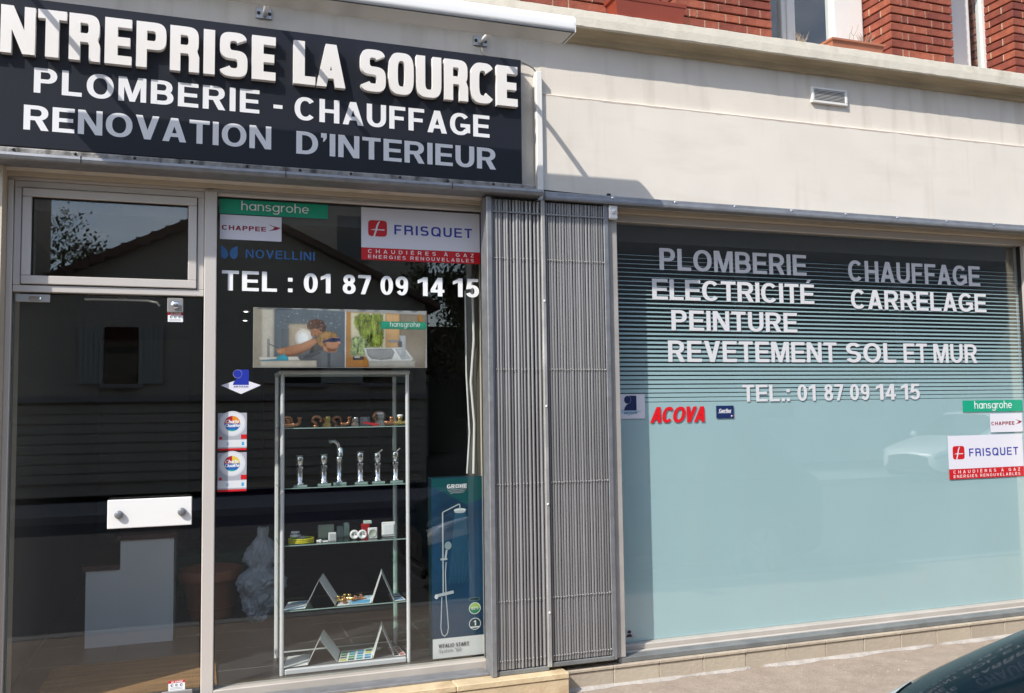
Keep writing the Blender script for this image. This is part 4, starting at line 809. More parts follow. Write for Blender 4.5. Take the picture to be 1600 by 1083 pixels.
nut('pipe_fitting', 'bright brass stepped hexagon coupling on the top shelf', .692, .38, z1, .055, BRASS)
arcpipe('pipe_fitting', 'darker copper hook bend right of the brass coupling', .760, .48, z1, .058, mat('dull_copper', (.40, .16, .08), .4, metal=.8))
elbow('pipe_fitting', 'small copper elbow with brass foot near the shelf middle', .800, .38, z1, .055, COPPER)
nut('pipe_fitting', 'nickel plated coupling near the shelf middle', .850, .37, z1, .048, SILV)
b = MB(); b.lathe([(.030, 0), (.031, .002), (.031, .050), (.026, .052)], (.918, .45, z1), 20, mat('grey_pvc', (.30, .31, .32), .5)); tag(b.build('pvc_sleeve'), 'grey plastic sleeve behind the red handle', 'fitting', 'pipe fittings on the top shelf')
b = MB(); b.prism([(.888, z1 + .018), (.890, z1 + .026), (.975, z1 + .014), (.976, z1), (.955, z1 + .001)], .345, .362, ink('c0202a'), 'y'); tag(b.build('valve_handle'), 'flat red lever handle on the top shelf', 'handle')
nut('pipe_fitting', 'silver stop valve body with flat cap on the top shelf', .995, .38, z1, .07, SILV, STEEL)
arcpipe('pipe_fitting', 'tall copper bend behind the silver valve', 1.01, .50, z1, .080, COPPER)
tee('pipe_fitting', 'copper tee with open round mouth right of the silver valve', 1.058, .37, z1, .060, COPPER)
tee('pipe_fitting', 'brass tee with white cap at the right end of the top shelf', 1.105, .36, z1, .058, BRASS, BRASS)
MB_ = MB().lathe([(.0, 0), (.016, 0), (.018, .003), (.018, .014), (0, .016)], (1.105, .36, z1 + .049), 14, WHITE).build('white_cap'); tag(MB_, 'white round cap on the brass tee', 'cap')
# shelf 2: chrome taps on glass pads
def tap(label, x, y, kind, h):
    z = SH[2] + .0005; t = thing('chrome_tap', (x, y, z), label, 'tap', 'chrome taps on the second shelf')
    b = MB().box(x - .037, x + .037, y - .035, y + .035, z, z + .012, SHELFG, .002); b.build('glass_pad', SHELFG, t); bx('pad_rim', EDGE, t, x - .037, x + .037, y - .0362, y - .0352, z, z + .012)
    zz = z + .0125
    MB().lathe([(.024, 0), (.024, .006), (.018, .010), (.017, h * .48), (.019, h * .52), (.022, h * .54), (.022, h * .60), (.015, h * .62)], (x, y, zz), 20, CHROME).build('column', CHROME, t)
    if kind == 'tall': MB().tube([(x, y, zz + h * .60), (x, y, zz + h * .80), (x - .006, y, zz + h * .92), (x - .03, y - .01, zz + h), (x - .055, y - .02, zz + h * .985)], [.013, .013, .012, .011, .011], 12, CHROME).build('spout', CHROME, t); MB().lathe([(.018, 0), (.018, .05), (.01, .054)], (x + .008, y, zz + h * .62), 16, CHROME).build('handle', CHROME, t)
    else:
        MB().tube([(x, y, zz + h * .57), (x - .004, y - .03, zz + h * .56), (x - .006, y - .06, zz + h * .53)], [.012, .011, .010], 12, CHROME).build('spout', CHROME, t)
        MB().lathe([(.010, 0), (.020, .004), (.021, h * .28), (.018, h * .32), (.004, h * .33)], (x, y, zz + h * .63), 16, CHROME).build('handle', CHROME, t)
        if kind == 'lever': MB().tube([(x, y, zz + h * .93), (x + .012, y - .02, zz + h * 1.0), (x + .024, y - .03, zz + h * 1.06)], [.008, .006, .005], 8, CHROME).build('lever', CHROME, t)
        else: bx('lever', CHROME, t, x - .022, x + .022, y - .018, y + .018, zz + h * .961, zz + h * .985, .002)
for lb_, x, y, k, h in (('leftmost chrome tap on the second cabinet shelf', .535, .36, 'flat', .165), ('second chrome tap from the left on its shelf', .672, .40, 'flat', .165), ('tallest chrome tap with high curved spout', .765, .44, 'tall', .235), ('chrome tap just right of the tallest tap', .880, .40, 'flat', .175), ('second chrome tap from the right with raised lever', .980, .40, 'lever', .170), ('rightmost chrome tap on the second cabinet shelf', 1.085, .40, 'lever', .175)): tap(lb_, x, y, k, h)
# shelf 3: electrical goods
z3 = SH[3] + .0005
b = MB()
for k in range(5):
    R_ = .058 - .004 * (k % 2); b.tube([(.545 + R_ * 1.15 * math.cos(a), .375 + R_ * math.sin(a), z3 + .006 + .0045 * k) for a in [2 * math.pi * j / 30 for j in range(31)]], .0045, 6, [ink('c8c020'), ink('3f8f3a')][k % 2])
tag(b.build('cable_coil'), 'coil of yellow and green cable on the third shelf', 'cable')
b = MB(); b.lathe([(.02, 0), (.028, .002), (.028, .012), (.014, .014), (.014, .024), (.030, .026), (.030, .036), (.012, .038), (.012, .044), (.026, .046), (.024, .054), (0, .056)], (.520, .45, z3 + .0), 20, WHITE); tag(b.build('ceiling_rose'), 'white stacked round fitting behind the cable coil', 'fitting')
b = MB(); b.box(.530, .568, .375, .405, z3, z3 + .036, ink('9a9ca0'), .003); b.lathe([(.005, 0), (.005, .002)], (.54, .373, z3 + .02), 10, BLACK, 'y').lathe([(.005, 0), (.005, .002)], (.556, .373, z3 + .02), 10, BLACK, 'y'); tag(b.build('grey_socket'), 'small grey socket standing inside the cable coil', 'socket')
b = MB(); b.box(.655, .745, .50, .53, z3, z3 + .075, mat('sage_box', '8f978a', .6), .003); tag(b.build('switch_box'), 'large sage grey flush box on the third shelf', 'box', 'flush boxes on the third shelf')
b = MB(); b.box(.762, .80, .50, .53, z3, z3 + .062, mat('slate_box', '6c7674', .6), .003).box(.801, .835, .50, .53, z3, z3 + .080, MATS['slate_box'], .003); tag(b.build('switch_box'), 'stepped slate grey box beside the sage box', 'box', 'flush boxes on the third shelf')
b = MB(); b.box(.695, .738, .36, .372, z3, z3 + .048, WHITE, .002)
for k in range(4):
    for j in range(4): b.box(.699 + k * .0095, .7065 + k * .0095, .3585, .3598, z3 + .006 + j * .0095, z3 + .0135 + j * .0095, ink('c8cacc'))
tag(b.build('keypad'), 'small white gridded plate leaning on the third shelf', 'plate')
b = MB(); b.box(.628, .655, .345, .37, z3, z3 + .012, WHITE, .002).box(.658, .690, .335, .355, z3, z3 + .008, WHITE, .002).box(.64, .652, .33, .342, z3, z3 + .018, WHITE, .002); tag(b.build('terminal_blocks'), 'white terminal blocks lying by the gridded plate', 'connector')
def rsock(label, x, y, r):
    t = thing('wall_socket', (x, y, z3), label, 'socket', 'white sockets on the third shelf')
    MB().lathe([(0, .0), (r * .55, 0), (r * .62, -.006), (r * .95, -.006), (r, 0), (r, .010)], (x, y, z3 + r + .002), 24, WHITE, 'y').build('face', WHITE, t)
    for dx in (-.3, .3): MB().lathe([(.0034, -.001), (.0034, .0)], (x + r * dx, y - .0002, z3 + r + .002), 10, BLACK, 'y').build('pin_hole', BLACK, t)
    MB().lathe([(.003, -.010), (.003, .0)], (x, y - .0002, z3 + r * 1.35 + .002), 8, STEEL, 'y').build('earth_pin', STEEL, t)
rsock('left of the two round white sockets on the third shelf', .842, .37, .026); rsock('right of the two round white sockets on the third shelf', .886, .36, .026)
t = thing('wall_socket', (.945, .37, z3), 'square white socket with green grey face on the third shelf', 'socket', 'white sockets on the third shelf'); bx('frame', WHITE, t, .918, .972, .365, .375, z3, z3 + .062, .003); MB().lathe([(0, .0), (.020, 0), (.022, -.002), (.022, .001)], (.945, .3645, z3 + .031), 20, ink('b4bcae'), 'y').build('face', None, t)
b = MB(); b.box(.900, .945, .46, .50, z3, z3 + .072, RED, .003).box(.912, .958, .462, .498, z3 + .0725, z3 + .090, WHITE, .003); tag(b.build('breaker_block'), 'red and white block behind the square socket', 'box')
t = thing('light_switch', (1.045, .40, z3), 'large white square light switch leaning at the right of its shelf', 'switch'); b = MB(); b.box(1.005, 1.085, .40, .412, z3, z3 + .085, WHITE, .004).build('plate', WHITE, t); bx('rocker', INKW, t, 1.015, 1.075, .3955, .3998, z3 + .012, z3 + .073, .002)
# shelf 4 and base: folded leaflets
def leaflet(name, label, z, pts, y0, y1, chips, skew=.05):
    b = MB(); PB = ink('e6e6e4')
    P = []
    for i in range(len(pts) - 1):
        (xa, za), (xb, zb) = pts[i], pts[i + 1]
        for k in range(3):
            u = k / 3; P.append((xa + (xb - xa) * u, za + (zb - za) * u))
    P.append(pts[-1])
    b.grid([[(x, y0, z + h), (x + skew, y1, z + h)] for x, h in P], PB, sm=False)
    def at(xx, v):
        for i in range(len(pts) - 1):
            if pts[i][0] <= xx <= pts[i + 1][0]:
                u = (xx - pts[i][0]) / (pts[i + 1][0] - pts[i][0]); h = pts[i][1] + (pts[i + 1][1] - pts[i][1]) * u; return (xx + skew * v, y0 + (y1 - y0) * v, z + h + .0022)
        return (xx + skew * v, y0 + (y1 - y0) * v, z + .0022)
    for xa, xb, va, vb, c in chips: b.face([at(xa, va), at(xb, va), at(xb, vb), at(xa, vb)], ink(c))
    o = b.build(name); s_ = o.modifiers.new('sheet', 'SOLIDIFY'); s_.thickness = .0012; s_.offset = -1
    return tag(o, label, 'leaflet', 'folded leaflets in the cabinet')
z4 = SH[4] + .002
leaflet('leaflet', 'white zigzag folded leaflet at the left of the fourth shelf', z4, [(.440, 0), (.560, .002), (.635, .150), (.725, .004)], .315, .52, [(.45, .55, .05, .25, 'a8c4d8'), (.46, .55, .6, .9, '8fb0c8')])
leaflet('leaflet', 'flat blue and white leaflet under the brass parts', z4, [(.735, 0), (.925, .001)], .315, .52, [(.80, .915, .05, .45, '5aa6cf'), (.74, .79, .1, .9, 'd0d4d8'), (.82, .91, .55, .9, '9cc4dc')])
leaflet('leaflet', 'printed leaflet standing in a peak right of the brass parts', z4, [(.930, 0), (.985, .160), (1.055, .004)], .315, .47, [(.938, .975, .1, .35, '8c9498'), (.945, .978, .45, .9, 'a4a090'), (.94, .95, .5, .9, '5f8f9f')], .03)
leaflet('leaflet', 'flat blue printed leaflet at the right end of the fourth shelf', z4, [(1.062, 0), (1.125, .001)], .315, .52, [(1.068, 1.118, .08, .3, '6f9fc4'), (1.066, 1.12, .45, .6, '4a5a68'), (1.068, 1.118, .7, .92, '88aec8')], .0)
BPL = ['brass tee at the left of the heap on the flat leaflet', 'copper tee at the front of the heap on the flat leaflet', 'brass tee in the middle of the heap on the flat leaflet', 'copper tee right of the middle of the heap on the leaflet', 'brass tee at the back of the heap on the flat leaflet', 'copper tee at the right end of the heap on the leaflet']
for k, (x, y, s) in enumerate(((.755, .40, .06), (.785, .36, .055), (.82, .43, .06), (.85, .40, .05), (.80, .47, .05), (.885, .42, .05))):
    o = tee('brass_part', BPL[k], x, y, z4 + .003, s * .7, (BRASS, COPPER)[k % 2]); o['group'] = 'brass parts on the leaflet'; o.rotation_euler.z = k * 1.3
z5 = .199
ch = []
cols = ['c8c45a', '5a7068', '2f6a52', '3f9a5c', '3a9aa4', '4aa8bc', '2f7fae', '4f9fcf']
for k in range(4):
    for j in range(4): ch.append((.748 + k * .046, .748 + k * .046 + .034, .06 + j * .22, .06 + j * .22 + .15, cols[(k * 2 + j) % 8]))
leaflet('leaflet', 'white zigzag swatch leaflet at the left of the cabinet floor', z5, [(.440, 0), (.575, .004), (.640, .135), (.735, .003)], .315, .54, [(.57 + .012 * k, .577 + .012 * k, .1, .9, '8a8f94') for k in range(5)])
leaflet('leaflet', 'flat colour swatch leaflet in green and blue tones', z5, [(.742, 0), (.93, .002)], .315, .54, ch)
leaflet('leaflet', 'blue swatch leaflet standing in a peak on the cabinet floor', z5, [(.935, 0), (.985, .165), (1.055, .003)], .315, .48, [(.940 + .013 * k, .950 + .013 * k, .08 + .3 * j, .30 + .3 * j, ['5f9fc4', '3f6f9f', '26466f'][(j + k) % 3]) for k in range(3) for j in range(3)], .03)
leaflet('leaflet', 'red and brown swatch leaflet at the right of the cabinet floor', z5, [(1.058, 0), (1.125, .001)], .315, .52, [(1.062 + .032 * k, 1.086 + .032 * k, .06 + .22 * j, .20 + .22 * j, [['5a2a2a', '6a3030', '4a2626', '7a4440'], ['c04030', 'd05a44', 'a84a30', 'b06a2c']][k][j]) for k in range(2) for j in range(4)], .0)
# ---------------------------------------------------------------- boxed shower set
BX = thing('shower_box', (1.41, .25, .19), 'tall teal GROHE shower box standing inside the window next to the grille', 'box')
TEAL = mat('print_deep_blue', (.007, .055, .125), .4, var=.55, vscale=2.2, stretch=(1.2, 1, .8)); TEAL2 = ink('065055', .4); BXS = ink('0a2a33', .4)
MB().box(1.255, 1.566, .222, .300, .185, 1.200, BXS, .002).build('carton', BXS, BX)
SL = ink('b8c2c6'); SL2 = ink('dfe4e6')
def line(p, w):
    out = []
    for i in range(len(p) - 1):
        (a, c), (d, e2) = p[i], p[i + 1]; L = math.hypot(d - a, e2 - c) or 1; nx_, ny_ = -(e2 - c) / L * w / 2, (d - a) / L * w / 2
        out.append((SL, [(a + nx_, c + ny_), (d + nx_, e2 + ny_), (d - nx_, e2 - ny_), (a - nx_, c - ny_)]))
    return out
s = [(TEAL, V((105, 75), (357, 75), (357, 955), (105, 955))), (TEAL2, V((105, 78), (357, 78), (357, 180), (280, 215), (105, 115))), (ink('123f63', .35), V((270, 215), (357, 185), (357, 235))), (ink('e2e4e4'), V((105, 860), (357, 860), (357, 955), (105, 955)))]
for k in range(16): x = 218 + k * 3.2; s.append((ink('3a6f8c', .4), V((x, 250), (x + 1.5, 250), (x + 1.5 + (k - 8) * 4.2, 600 - 8 * (k % 3)), (x + (k - 8) * 4.2, 600 - 8 * (k % 3)))))
s += line([(157, 640), (157, 245)], 6) + line([(157, 245), (237, 208)], 5) + line([(240, 208), (242, 228)], 5)
s += [(SL2, disc(241, 238, 30, 9, 20)), (SL, disc(241, 246, 27, 7, 20))]
s += line([(120, 652), (207, 638)], 15) + [(SL2, disc(124, 655, 9, 12, 12))] + line([(145, 475), (178, 475)], 9) + line([(168, 480), (175, 430)], 9) + [(ink('8fa4a8'), disc(182, 410, 17, 20, 16))]
s += line([(150, 660), (146, 760), (144, 810), (150, 840), (162, 850), (175, 838), (180, 810), (176, 740), (170, 660), (168, 540), (172, 490)], 4.5)
s += [(ink('5f8f94'), disc(308, 682, 28, 9, 20)), (BXS, disc(308, 682, 25, 7, 20)), (INKW, disc(309, 727, 29, None, 24)), (ink('1f8a5c'), disc(309, 727, 26, None, 24)), (ink('a8d06a'), disc(309, 727, 26, 26, 16, 180, 360)[:-1]), (INKW, disc(309, 803, 29, None, 24)), (ink('0f3a46'), disc(309, 803, 26, None, 24)), (INKW, V((286, 816), (332, 816), (332, 822), (286, 822)))]
for k in range(3):
    w0 = 46 - 7 * k; y_ = 135 + 8 * k; pw_ = [(227 - w0 + 2 * w0 * j / 12, y_ + 2.6 * math.sin(j * math.pi / 3 + .5)) for j in range(13)]; s += line(pw_, 2.6)
art('front_print', s, (105, 357, 75, 955), (1.2565, 1.5645, .1865, 1.1985), .2212, BX, .00004)
fx = lambda u: 1.2565 + (u - 105) / 252 * .308
fz = lambda v: 1.1985 - (v - 75) / 880 * 1.012
for tx, u0, u1, v0, v1, m_, kw in (('GROHE', 178, 276, 129, 108, INKW, dict(s=.24, t=.2, gap=.1)), ('VITALIO START', 132, 278, 904, 886, ink('3a3e42'), dict(s=.19, t=.17)), ('System 160', 132, 240, 928, 910, ink('8a8e92'), dict(s=.12, t=.12)), ('60%', 292, 326, 734, 718, INKW, dict(s=.16, t=.15)), ('1', 302, 314, 812, 786, INKW, dict(s=.22, t=.16))):
    lettering('lettering', tx, fx(u0), fx(u1), fz(v0), fz(v1), .2172, m_, BX, **kw)
WC = MB(); WC.tube([(1.53, .30, 1.21), (1.545, .32, 1.5), (1.52, .30, 1.75), (1.535, .28, 2.0), (1.53, .28, 2.35)], .007, 8, WHITE).tube([(1.50, .33, 1.21), (1.518, .33, 1.45), (1.505, .34, 1.8), (1.50, .33, 2.30)], .005, 8, WHITE)
tag(WC.build('hanging_cable'), 'pair of white cables hanging inside the window above the shower box', 'cable')
# ---------------------------------------------------------------- inside the shop
CO = thing('counter', (-.40, 1.8, .168), 'pale stepped reception counter with dark red tops inside the door', 'counter')
CW = mat('counter_laminate', (.84, .87, .90), .45, var=.03); CT_ = mat('dark_red_top', (.055, .012, .012), .35)
bx('low_section', CW, CO, -.645, -.4525, 1.31, 2.3, .1685, .630); bx('high_section', CW, CO, -.452, -.142, 1.312, 2.3, .1685, .805)
bx('low_top', CT_, CO, -.665, -.453, 1.295, 2.31, .6305, .665, .004); bx('high_top', CT_, CO, -.475, -.120, 1.295, 2.31, .8055, .840, .004)
PT = thing('terracotta_pot', (.09, 1.9, .168), 'large ribbed terracotta pot behind the mullion inside', 'pot')
MB().lathe([(0, .0), (.145, 0), (.150, .01), (.185, .25), (.190, .255), (.212, .258), (.216, .27), (.216, .325), (.205, .335), (.19, .33), (.18, .29), (0, .29)], (.09, 1.92, .169), 32, TERRA).build('body', TERRA, PT); MB().lathe([(.16, 0), (.166, .004), (.166, .012), (.158, .014)], (.09, 1.92, .235), 32, TERRA).build('rib', TERRA, PT)
PLS = mat('cloudy_plastic', (.62, .66, .74), .25, var=.25, vscale=9, bump=.6, bscale=16); bg_ = MB(); rows = []
from mathutils import noise as _nz
for i in range(41):
    v = i / 40; pinch = 1 - .45 * math.exp(-((v - .58) / .06) ** 2); r = (.035 + .10 * math.sin(math.pi * min(1, v * 1.12)) ** .7) * pinch; row = []; cx_ = .395 + (.07 * (v - .58) if v > .58 else .02 * math.sin(v * 5))
    for j in range(56):
        a = 2 * math.pi * j / 56; d_ = Vector((math.cos(a) * 1.4, math.sin(a) * 1.4, v * 5.0)); q = _nz.noise(d_ * 1.2) * .38 + abs(_nz.noise(d_ * 3.1)) * .30 + _nz.noise(d_ * 7) * .08
        rr = r * (1 + q); row.append((cx_ + rr * math.cos(a), 1.62 + rr * .8 * math.sin(a), .170 + .63 * v + .015 * _nz.noise(d_ * 2)))
    rows.append(row)
bg_.grid(rows, PLS, closed_v=True, caps=True, sm=False); tag(bg_.build('plastic_bag'), 'crumpled cloudy plastic bag slumped beside the terracotta pot', 'bag')
tag(bx('door_mat', mat('brown_coir', (.28, .15, .06), .95, var=.35, vscale=5, stretch=(.4, 4, 1), bump=.6), None, -.76, .10, .24, .88, .1695, .182), 'worn brown coir mat on the floor inside the door', 'mat')
tag(bevel(bx('green_crate', mat('green_crate_plastic', (.01, .10, .03), .6), None, -.15, .40, 2.6, 3.0, .1695, .50), .01), 'dark green crate on the floor behind the terracotta pot', 'crate')
t = thing('back_table', (.8, 3.4, .168), 'long table with dark purple cover at the back of the shop', 'table'); bx('cover', mat('purple_cover', (.028, .012, .06), .8), t, .10, 1.85, 3.2, 3.9, .55, .95); bx('top', mat('brown_table_top', (.10, .06, .035), .6), t, .06, 1.9, 3.15, 3.95, .9505, .99)
for x in (.14, 1.75):
    for y in (3.25, 3.8): bx('leg', BLACK, t, x, x + .05, y, y + .05, .1695, .5495)
# ---------------------------------------------------------------- cars
TYRE = mat('tyre_rubber', (.018, .018, .018), .8); RIM = mat('alloy_rim', (.16, .16, .17), .35, metal=.8); CGL = mat('car_glass', (.012, .015, .016), .04, spec=.8); LENS = mat('headlight_lens', (.62, .64, .66), .08, metal=.5, spec=.8); TRIM = mat('car_trim', (.015, .015, .016), .6)
def car(label, loc, rz, paint):
    """hatchback, nose at local x=0, tail at x=4.05; y across; z up from the road"""
    c = thing('parked_car', loc, label, 'car', 'parked cars'); ORG[c.name] = (0, 0, 0); c.rotation_euler.z = rz
    # x, half width, low z, waist z, shoulder z, shoulder half width, top z, top half width
    ST = [(0.00, .50, .34, .46, .56, .44, .585, .30), (.03, .62, .26, .48, .605, .56, .635, .38), (.10, .71, .20, .50, .655, .65, .690, .46), (.22, .775, .18, .54, .705, .715, .742, .55), (.40, .82, .18, .58, .755, .755, .792, .62), (.65, .845, .18, .62, .805, .78, .842, .66), (.90, .855, .18, .66, .85, .795, .888, .68), (1.12, .86, .18, .69, .89, .80, .925, .69),
          (1.20, .86, .18, .70, .90, .80, .945, .69), (1.85, .865, .18, .72, .935, .81, 1.40, .60), (2.10, .865, .18, .72, .94, .81, 1.455, .595), (2.60, .865, .18, .73, .945, .81, 1.47, .59), (3.20, .86, .18, .73, .955, .805, 1.43, .58), (3.55, .85, .18, .74, .96, .795, 1.36, .56), (3.88, .82, .20, .74, .95, .76, 1.02, .60), (4.00, .78, .24, .72, .88, .70, .93, .56), (4.05, .70, .32, .66, .78, .62, .82, .50)]
    def ring(s):
        x, w, zl, zw, zs, ws, zt, wt = s
        h = [(0, zl), (w * .80, zl), (w * .97, zl + .07), (w, (zl + zw) / 2), (w, zw), (w * .992, zw + (zs - zw) * .45), ((w + ws) / 2 + .012, zs - (zs - zw) * .12), (ws, zs), (wt + (ws - wt) * .45, zs + (zt - zs) * .52), (wt + .02, zt - (zt - zs) * .10 - .004), (wt * .90, zt), (wt * .55, zt + .014), (0, zt + .022)]
        return [(x, -a, b) for a, b in h[::-1]] + [(x, a, b) for a, b in h[1:]]
    rows = [ring(s) for s in ST]; n = len(rows[0])
    # refine along x with smooth interpolation
    def cr(a, b, c_, d, t): return tuple(.5 * ((2 * q) + (-p + r) * t + (2 * p - 5 * q + 4 * r - s_) * t * t + (-p + 3 * q - 3 * r + s_) * t ** 3) for p, q, r, s_ in zip(a, b, c_, d))
    fine = []; seg = []
    for i in range(len(rows) - 1):
        sub = 3 if i < 8 else 2
        for k in range(sub):
            t = k / sub; hard = i in (7, 8, 12, 13)
            fine.append([tuple(p + (q - p) * t for p, q in zip(rows[i][j], rows[i + 1][j])) if hard else cr(rows[max(i - 1, 0)][j], rows[i][j], rows[i + 1][j], rows[min(i + 2, len(rows) - 1)][j], t) for j in range(n)]); seg.append(i)
    fine.append(rows[-1])
    body = MB(); glass = {k: MB() for k in ('windscreen', 'rear_window', 'side_window', 'side_window2')}
    def kind(i, j):
        jj = min(j, n - 2 - j)   # 0 at roof centre line? rows run from -centre top outwards
        if i == 8 and jj <= 3: return 'windscreen'
        if i == 13 and jj <= 2: return 'rear_window'
        if 9 <= i <= 12 and jj in (3, 4): return 'side_window' if j < n / 2 else 'side_window2'
        if i == 8 and jj == 4: return None
        return None
    # ring order: index 0..12 = top centre .. bottom centre on -y, then +y bottom .. top
    def jtop(j): return min(j, n - 2 - j)
    b0 = 0; body.v = [p for r in fine for p in r]; body.mats = [paint, TRIM]
    for a in range(len(fine) - 1):
        for j in range(n - 1):
            q = (a * n + j, a * n + j + 1, (a + 1) * n + j + 1, (a + 1) * n + j); k = kind(seg[a], j)
            if k: glass[k].face([body.v[t] for t in q], CGL, True)
            else: body.f.append(q); body.m.append(1 if jtop(j) >= 10 else 0); body.smooth.append(True)
    body.f.append(tuple(range(n))); body.m.append(1); body.smooth.append(False); body.f.append(tuple((len(fine) - 1) * n + j for j in range(n))[::-1]); body.m.append(0); body.smooth.append(False)
    body.build('body', None, c)
    for k, g in glass.items():
        if g.f: g.build(k.replace('2', ''), CGL, c)
    for sy in (-1, 1):
        for wx in (.72, 3.25):
            w = part('wheel', c, (wx, sy * .76, .30))
            MB().lathe([(.19, -.09), (.27, -.10), (.30, -.085), (.305, 0), (.30, .085), (.27, .10), (.19, .09)], (wx, sy * .775, .305), 28, TYRE, 'y').build('tyre', TYRE, w)
            rb = MB().lathe([(0, -.02), (.05, -.03), (.06, -.01), (.19, -.005), (.195, .0)], (wx, sy * .868 if sy < 0 else .868, .305), 24, RIM, 'y')
            for k in range(5): a = k * 2 * math.pi / 5; rb.tube([(wx + .05 * math.cos(a), sy * .876, .305 + .05 * math.sin(a)), (wx + .18 * math.cos(a), sy * .874, .305 + .18 * math.sin(a))], .022, 6, RIM)
            rb.build('rim', RIM, w)
            MB().lathe([(.335, -.02), (.345, 0), (.335, .006)], (wx, sy * .858, .305), 28, TRIM, 'y').build('wheel_arch', TRIM, c)
        # headlight: swept lens set into the nose corner
        hl = MB(); rws = []
        for rw in [r_ for r_ in fine if .03 <= r_[0][0] <= .40]:
            u = (rw[0][0] - .03) / .37; row = []
            for k in range(9):
                f_ = 4.35 + (2.85 - .9 * u) * k / 8; k0 = int(f_); t_ = f_ - k0; pa, pb = rw[12 + sy * k0], rw[12 + sy * (k0 + 1)]
                p = [a + (b - a) * t_ for a, b in zip(pa, pb)]; bul = .004 + .014 * math.sin(math.pi * min(max(u, .03), .97)) * math.sin(math.pi * k / 8)
                row.append((p[0] - bul * (1 - u), p[1] + sy * bul, p[2] + bul * .5))
            rws.append(row)
        hl.grid(rws, LENS); hl.build('headlight', LENS, c)
        MB().lathe([(0, -.07), (.055, -.06), (.075, -.01), (.07, .03), (.02, .045), (0, .046)], (1.42, sy * .95, .98), 16, paint, 'x').tube([(1.46, sy * .80, .915), (1.45, sy * .87, .945), (1.43, sy * .93, .97)], .022, 8, TRIM).build('wing_mirror', None, c)
        MB().box(3.96, 4.03, sy * .70 - .05, sy * .70 + .05, .66, .84, ink('8a1018', .2), .01).build('tail_light', None, c)
        for hx in (1.95, 2.85): MB().box(hx, hx + .14, sy * .868 - .012, sy * .868 + .012, .80, .825, TRIM, .006).build('door_handle', TRIM, c)
    MB().box(-.012, .02, -.36, .36, .40, .47, TRIM, .006).build('grille_slot', TRIM, c); MB().box(-.02, .03, -.55, .55, .22, .30, TRIM, .01).build('air_intake', TRIM, c)
    return c
PAINT = mat('dark_teal_paint', (.004, .012, .018), .3, spec=.0, coat=.7, var=.04); PW = mat('white_car_paint', (.70, .70, .70), .3, coat=.8)
car('dark teal parked car at the pavement edge, lower right corner', (1.85, -3.15, -.12), 0.0, PAINT).scale.z = 1.075
car('white parked car across the street, mirrored in the frosted window', (14.2, -10.2, -.12), math.radians(-8), PW)
#car('white car in the far lane, mirrored lower in the frosted window', (9.0, -7.6, -.12), math.radians(4), mat('ivory_car_paint', (.62, .62, .60), .3, coat=.8))
# ---------------------------------------------------------------- across the street (seen mirrored in the glass)
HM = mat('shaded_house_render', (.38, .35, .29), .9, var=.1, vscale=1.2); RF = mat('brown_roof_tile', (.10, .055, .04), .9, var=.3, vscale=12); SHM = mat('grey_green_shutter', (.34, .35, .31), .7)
HS = thing('gabled_house', (.6, -14, 0), 'brown gabled house across the street, mirrored in the door glass', 'house')
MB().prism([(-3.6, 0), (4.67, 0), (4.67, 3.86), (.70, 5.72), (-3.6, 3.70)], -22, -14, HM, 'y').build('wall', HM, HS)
r = MB(); r.prism([(-3.95, 3.55), (.70, 5.74), (.70, 5.90), (-3.95, 3.68)], -22.3, -13.75, RF, 'y'); r.build('roof_slope', RF, HS); r = MB(); r.prism([(4.95, 3.74), (4.95, 3.87), (.7005, 5.90), (.7005, 5.74)], -22.3, -13.75, RF, 'y'); r.build('roof_slope', RF, HS)
for k in range(16): MB().box(-3.9 + .27 * k, -3.9 + .27 * k + .26, -13.76, -13.70, 3.60 + .1275 * k, 3.72 + .1275 * k + .03, RF).build('verge_tile', RF, HS)
def hwin(x0, x1, z0, z1, Y=-13.99, P_=None):
    w = part('window', P_ or HS, ((x0 + x1) / 2, Y, z0)); bx('pane', CGL, w, x0, x1, Y, Y + .02, z0, z1); bx('sill', KERB, w, x0 - .1, x1 + .1, Y, Y + .12, z0 - .08, z0 - .002)
    for a in (x0 - .46, x1 + .02):
        sb = MB()
        for k in range(5): sb.box(a + .09 * k, a + .09 * k + .082, Y + .012, Y + .05, z0, z1, SHM)
        sb.build('shutter', SHM, w)
hwin(-1.75, -1.15, 2.15, 3.27); hwin(1.6, 2.4, 2.15, 3.27); hwin(3.3, 3.9, 2.15, 3.2)
for k in range(8): bx('cladding_board', HM, HS, -3.5, 4.6, -13.995, -13.95, .25 + k * .19, .25 + k * .19 + .17)
bx('ledge', KERB, HS, -3.6, 4.66, -13.99, -13.85, 1.80, 1.92)
def block(label, x0, x1, y0, y1, h, m, wins):
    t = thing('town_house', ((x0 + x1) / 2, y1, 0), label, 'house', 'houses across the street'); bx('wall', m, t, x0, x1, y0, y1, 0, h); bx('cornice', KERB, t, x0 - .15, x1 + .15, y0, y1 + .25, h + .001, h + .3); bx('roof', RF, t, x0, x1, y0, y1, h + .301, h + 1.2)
    for (a, z) in wins:
        w = part('window', t, (a, y1, z)); bx('pane', CGL, w, a, a + .9, y1 + .001, y1 + .03, z, z + 1.4); bx('surround', KERB, w, a - .1, a + 1.0, y1 + .001, y1 + .08, z - .12, z - .001)
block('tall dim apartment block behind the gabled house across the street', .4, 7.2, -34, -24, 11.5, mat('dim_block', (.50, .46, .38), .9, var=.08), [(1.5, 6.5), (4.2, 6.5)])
block('low grey garage row behind the trees across the street', 7.3, 9.4, -34, -27, 3.4, mat('garage_wall', (.12, .12, .12), .9, var=.1), [(9, 1.2)])
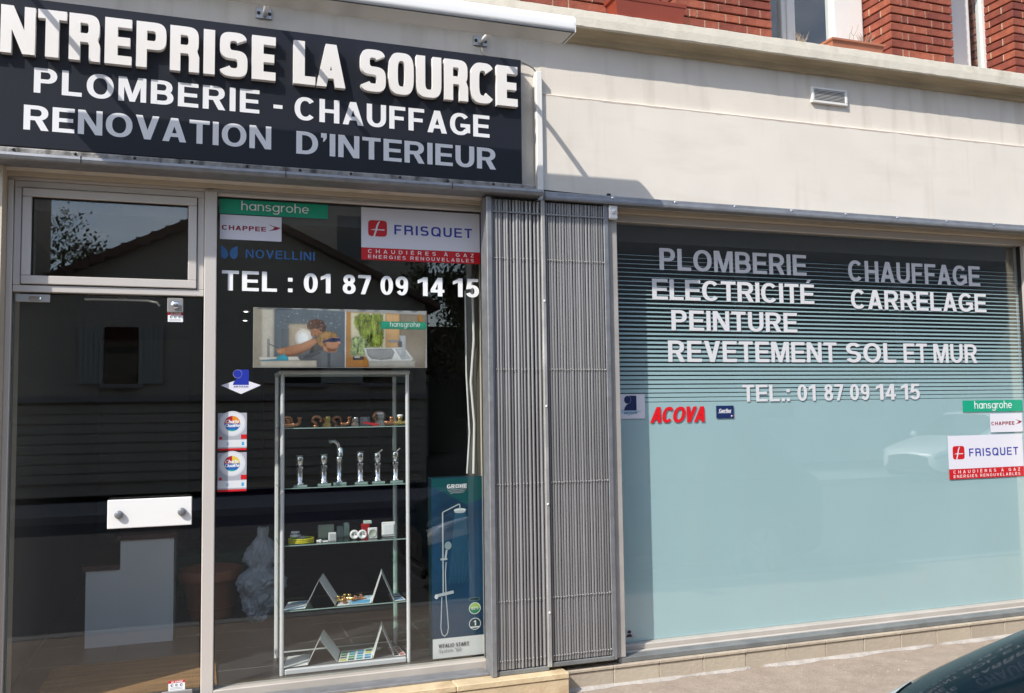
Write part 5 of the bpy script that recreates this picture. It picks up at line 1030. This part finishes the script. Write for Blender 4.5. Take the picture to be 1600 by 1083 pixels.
block('pale tall house across the street at far left, mirrored in the transom', -13, -3.05, -16.2, -14.4, 8.2, mat('pale_house', (.50, .46, .36), .9, var=.08), [(-4.3, 2.2), (-4.3, 5.1), (-6.3, 2.2), (-6.3, 5.1)])
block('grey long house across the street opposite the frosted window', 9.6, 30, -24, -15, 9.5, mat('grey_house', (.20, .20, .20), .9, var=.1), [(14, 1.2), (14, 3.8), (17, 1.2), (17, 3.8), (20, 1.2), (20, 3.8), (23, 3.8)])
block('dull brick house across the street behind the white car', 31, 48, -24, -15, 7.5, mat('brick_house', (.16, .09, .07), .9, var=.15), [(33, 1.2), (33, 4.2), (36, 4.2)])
LEAF = mat('tree_leaf', (.045, .07, .022), .7, var=.4, vscale=3); BARK = mat('bark', (.08, .06, .045), .95, var=.3, bump=.6)
def tree(label, x, y, h, r, seed, nleaf=9500):
    rr = random.Random(seed); t = thing('street_tree', (x, y, -.1), label, 'tree', 'trees across the street'); tr_ = MB(); pts = [(x, y, -.1), (x + .05, y, h * .3), (x - .05, y + .05, h * .5), (x, y, h * .8)]; tr_.tube(pts, [.20, .15, .12, .04], 10, BARK); tips = []
    for k in range(14):
        z = h * rr.uniform(.36, .75); a = rr.uniform(0, 6.28); L = r * rr.uniform(.6, 1.0); p0 = Vector((x, y, z)); p1 = p0 + Vector((math.cos(a) * L * .5, math.sin(a) * L * .5, L * .35)); p2 = p0 + Vector((math.cos(a) * L, math.sin(a) * L, L * .55)); tr_.tube([p0, p1, p2], [.06, .035, .012], 6, BARK); tips += [p1, p2, (p1 + p2) / 2]
    tips += [Vector((x, y, h * .8)), Vector((x, y, h * .9))]
    tr_.build('trunk', BARK, t); lf = MB()
    for k in range(nleaf):
        c0 = rr.choice(tips); p = c0 + Vector((rr.gauss(0, r * .19), rr.gauss(0, r * .19), rr.gauss(0, r * .17))); s_ = rr.uniform(.055, .11); d = Vector((rr.gauss(0, 1), rr.gauss(0, 1), rr.gauss(0, 1))).normalized(); e_ = d.cross(Vector((.3, .2, 1))).normalized()
        lf.face([p - d * s_, p + e_ * s_ * .5, p + d * s_, p - e_ * s_ * .5], LEAF)
    lf.build('crown', LEAF, t)
tree('leafy tree behind the pale house, mirrored in the transom', -3.95, -25.0, 8.2, 1.7, 3)
tree('leafy tree right of the gabled house, mirrored beside the poster', 7.1, -18.5, 6.0, 1.55, 5, 15000); tree('leafy tree standing farther right across the street', 10.6, -18.5, 5.8, 2.1, 8)
gv = MB(); rg = random.Random(4); GRV = mat('pavement_grit', (.38, .33, .27), .9, var=.4, vscale=20)
for k in range(170):
    x = rg.uniform(1.5, 6.5); y = -.06 - abs(rg.gauss(0, .55)); s_ = rg.uniform(.0025, .007); a = rg.uniform(0, 3); zz = -0.010 * max(0, x - 2) / 4
    q = [(x + s_ * math.cos(a + t) * rg.uniform(.7, 1.3), y + s_ * math.sin(a + t) * rg.uniform(.7, 1.3), zz) for t in (0, 1.57, 3.14, 4.71)]; top = (x, y, zz + s_ * .8)
    if y > -2: [gv.face([q[i], q[(i + 1) % 4], top], GRV) for i in range(4)]
tag(gv.build('pavement_grit', GRV), 'scattered pale grit on the pavement', 'grit', kind='stuff')
bpy.context.view_layer.update()
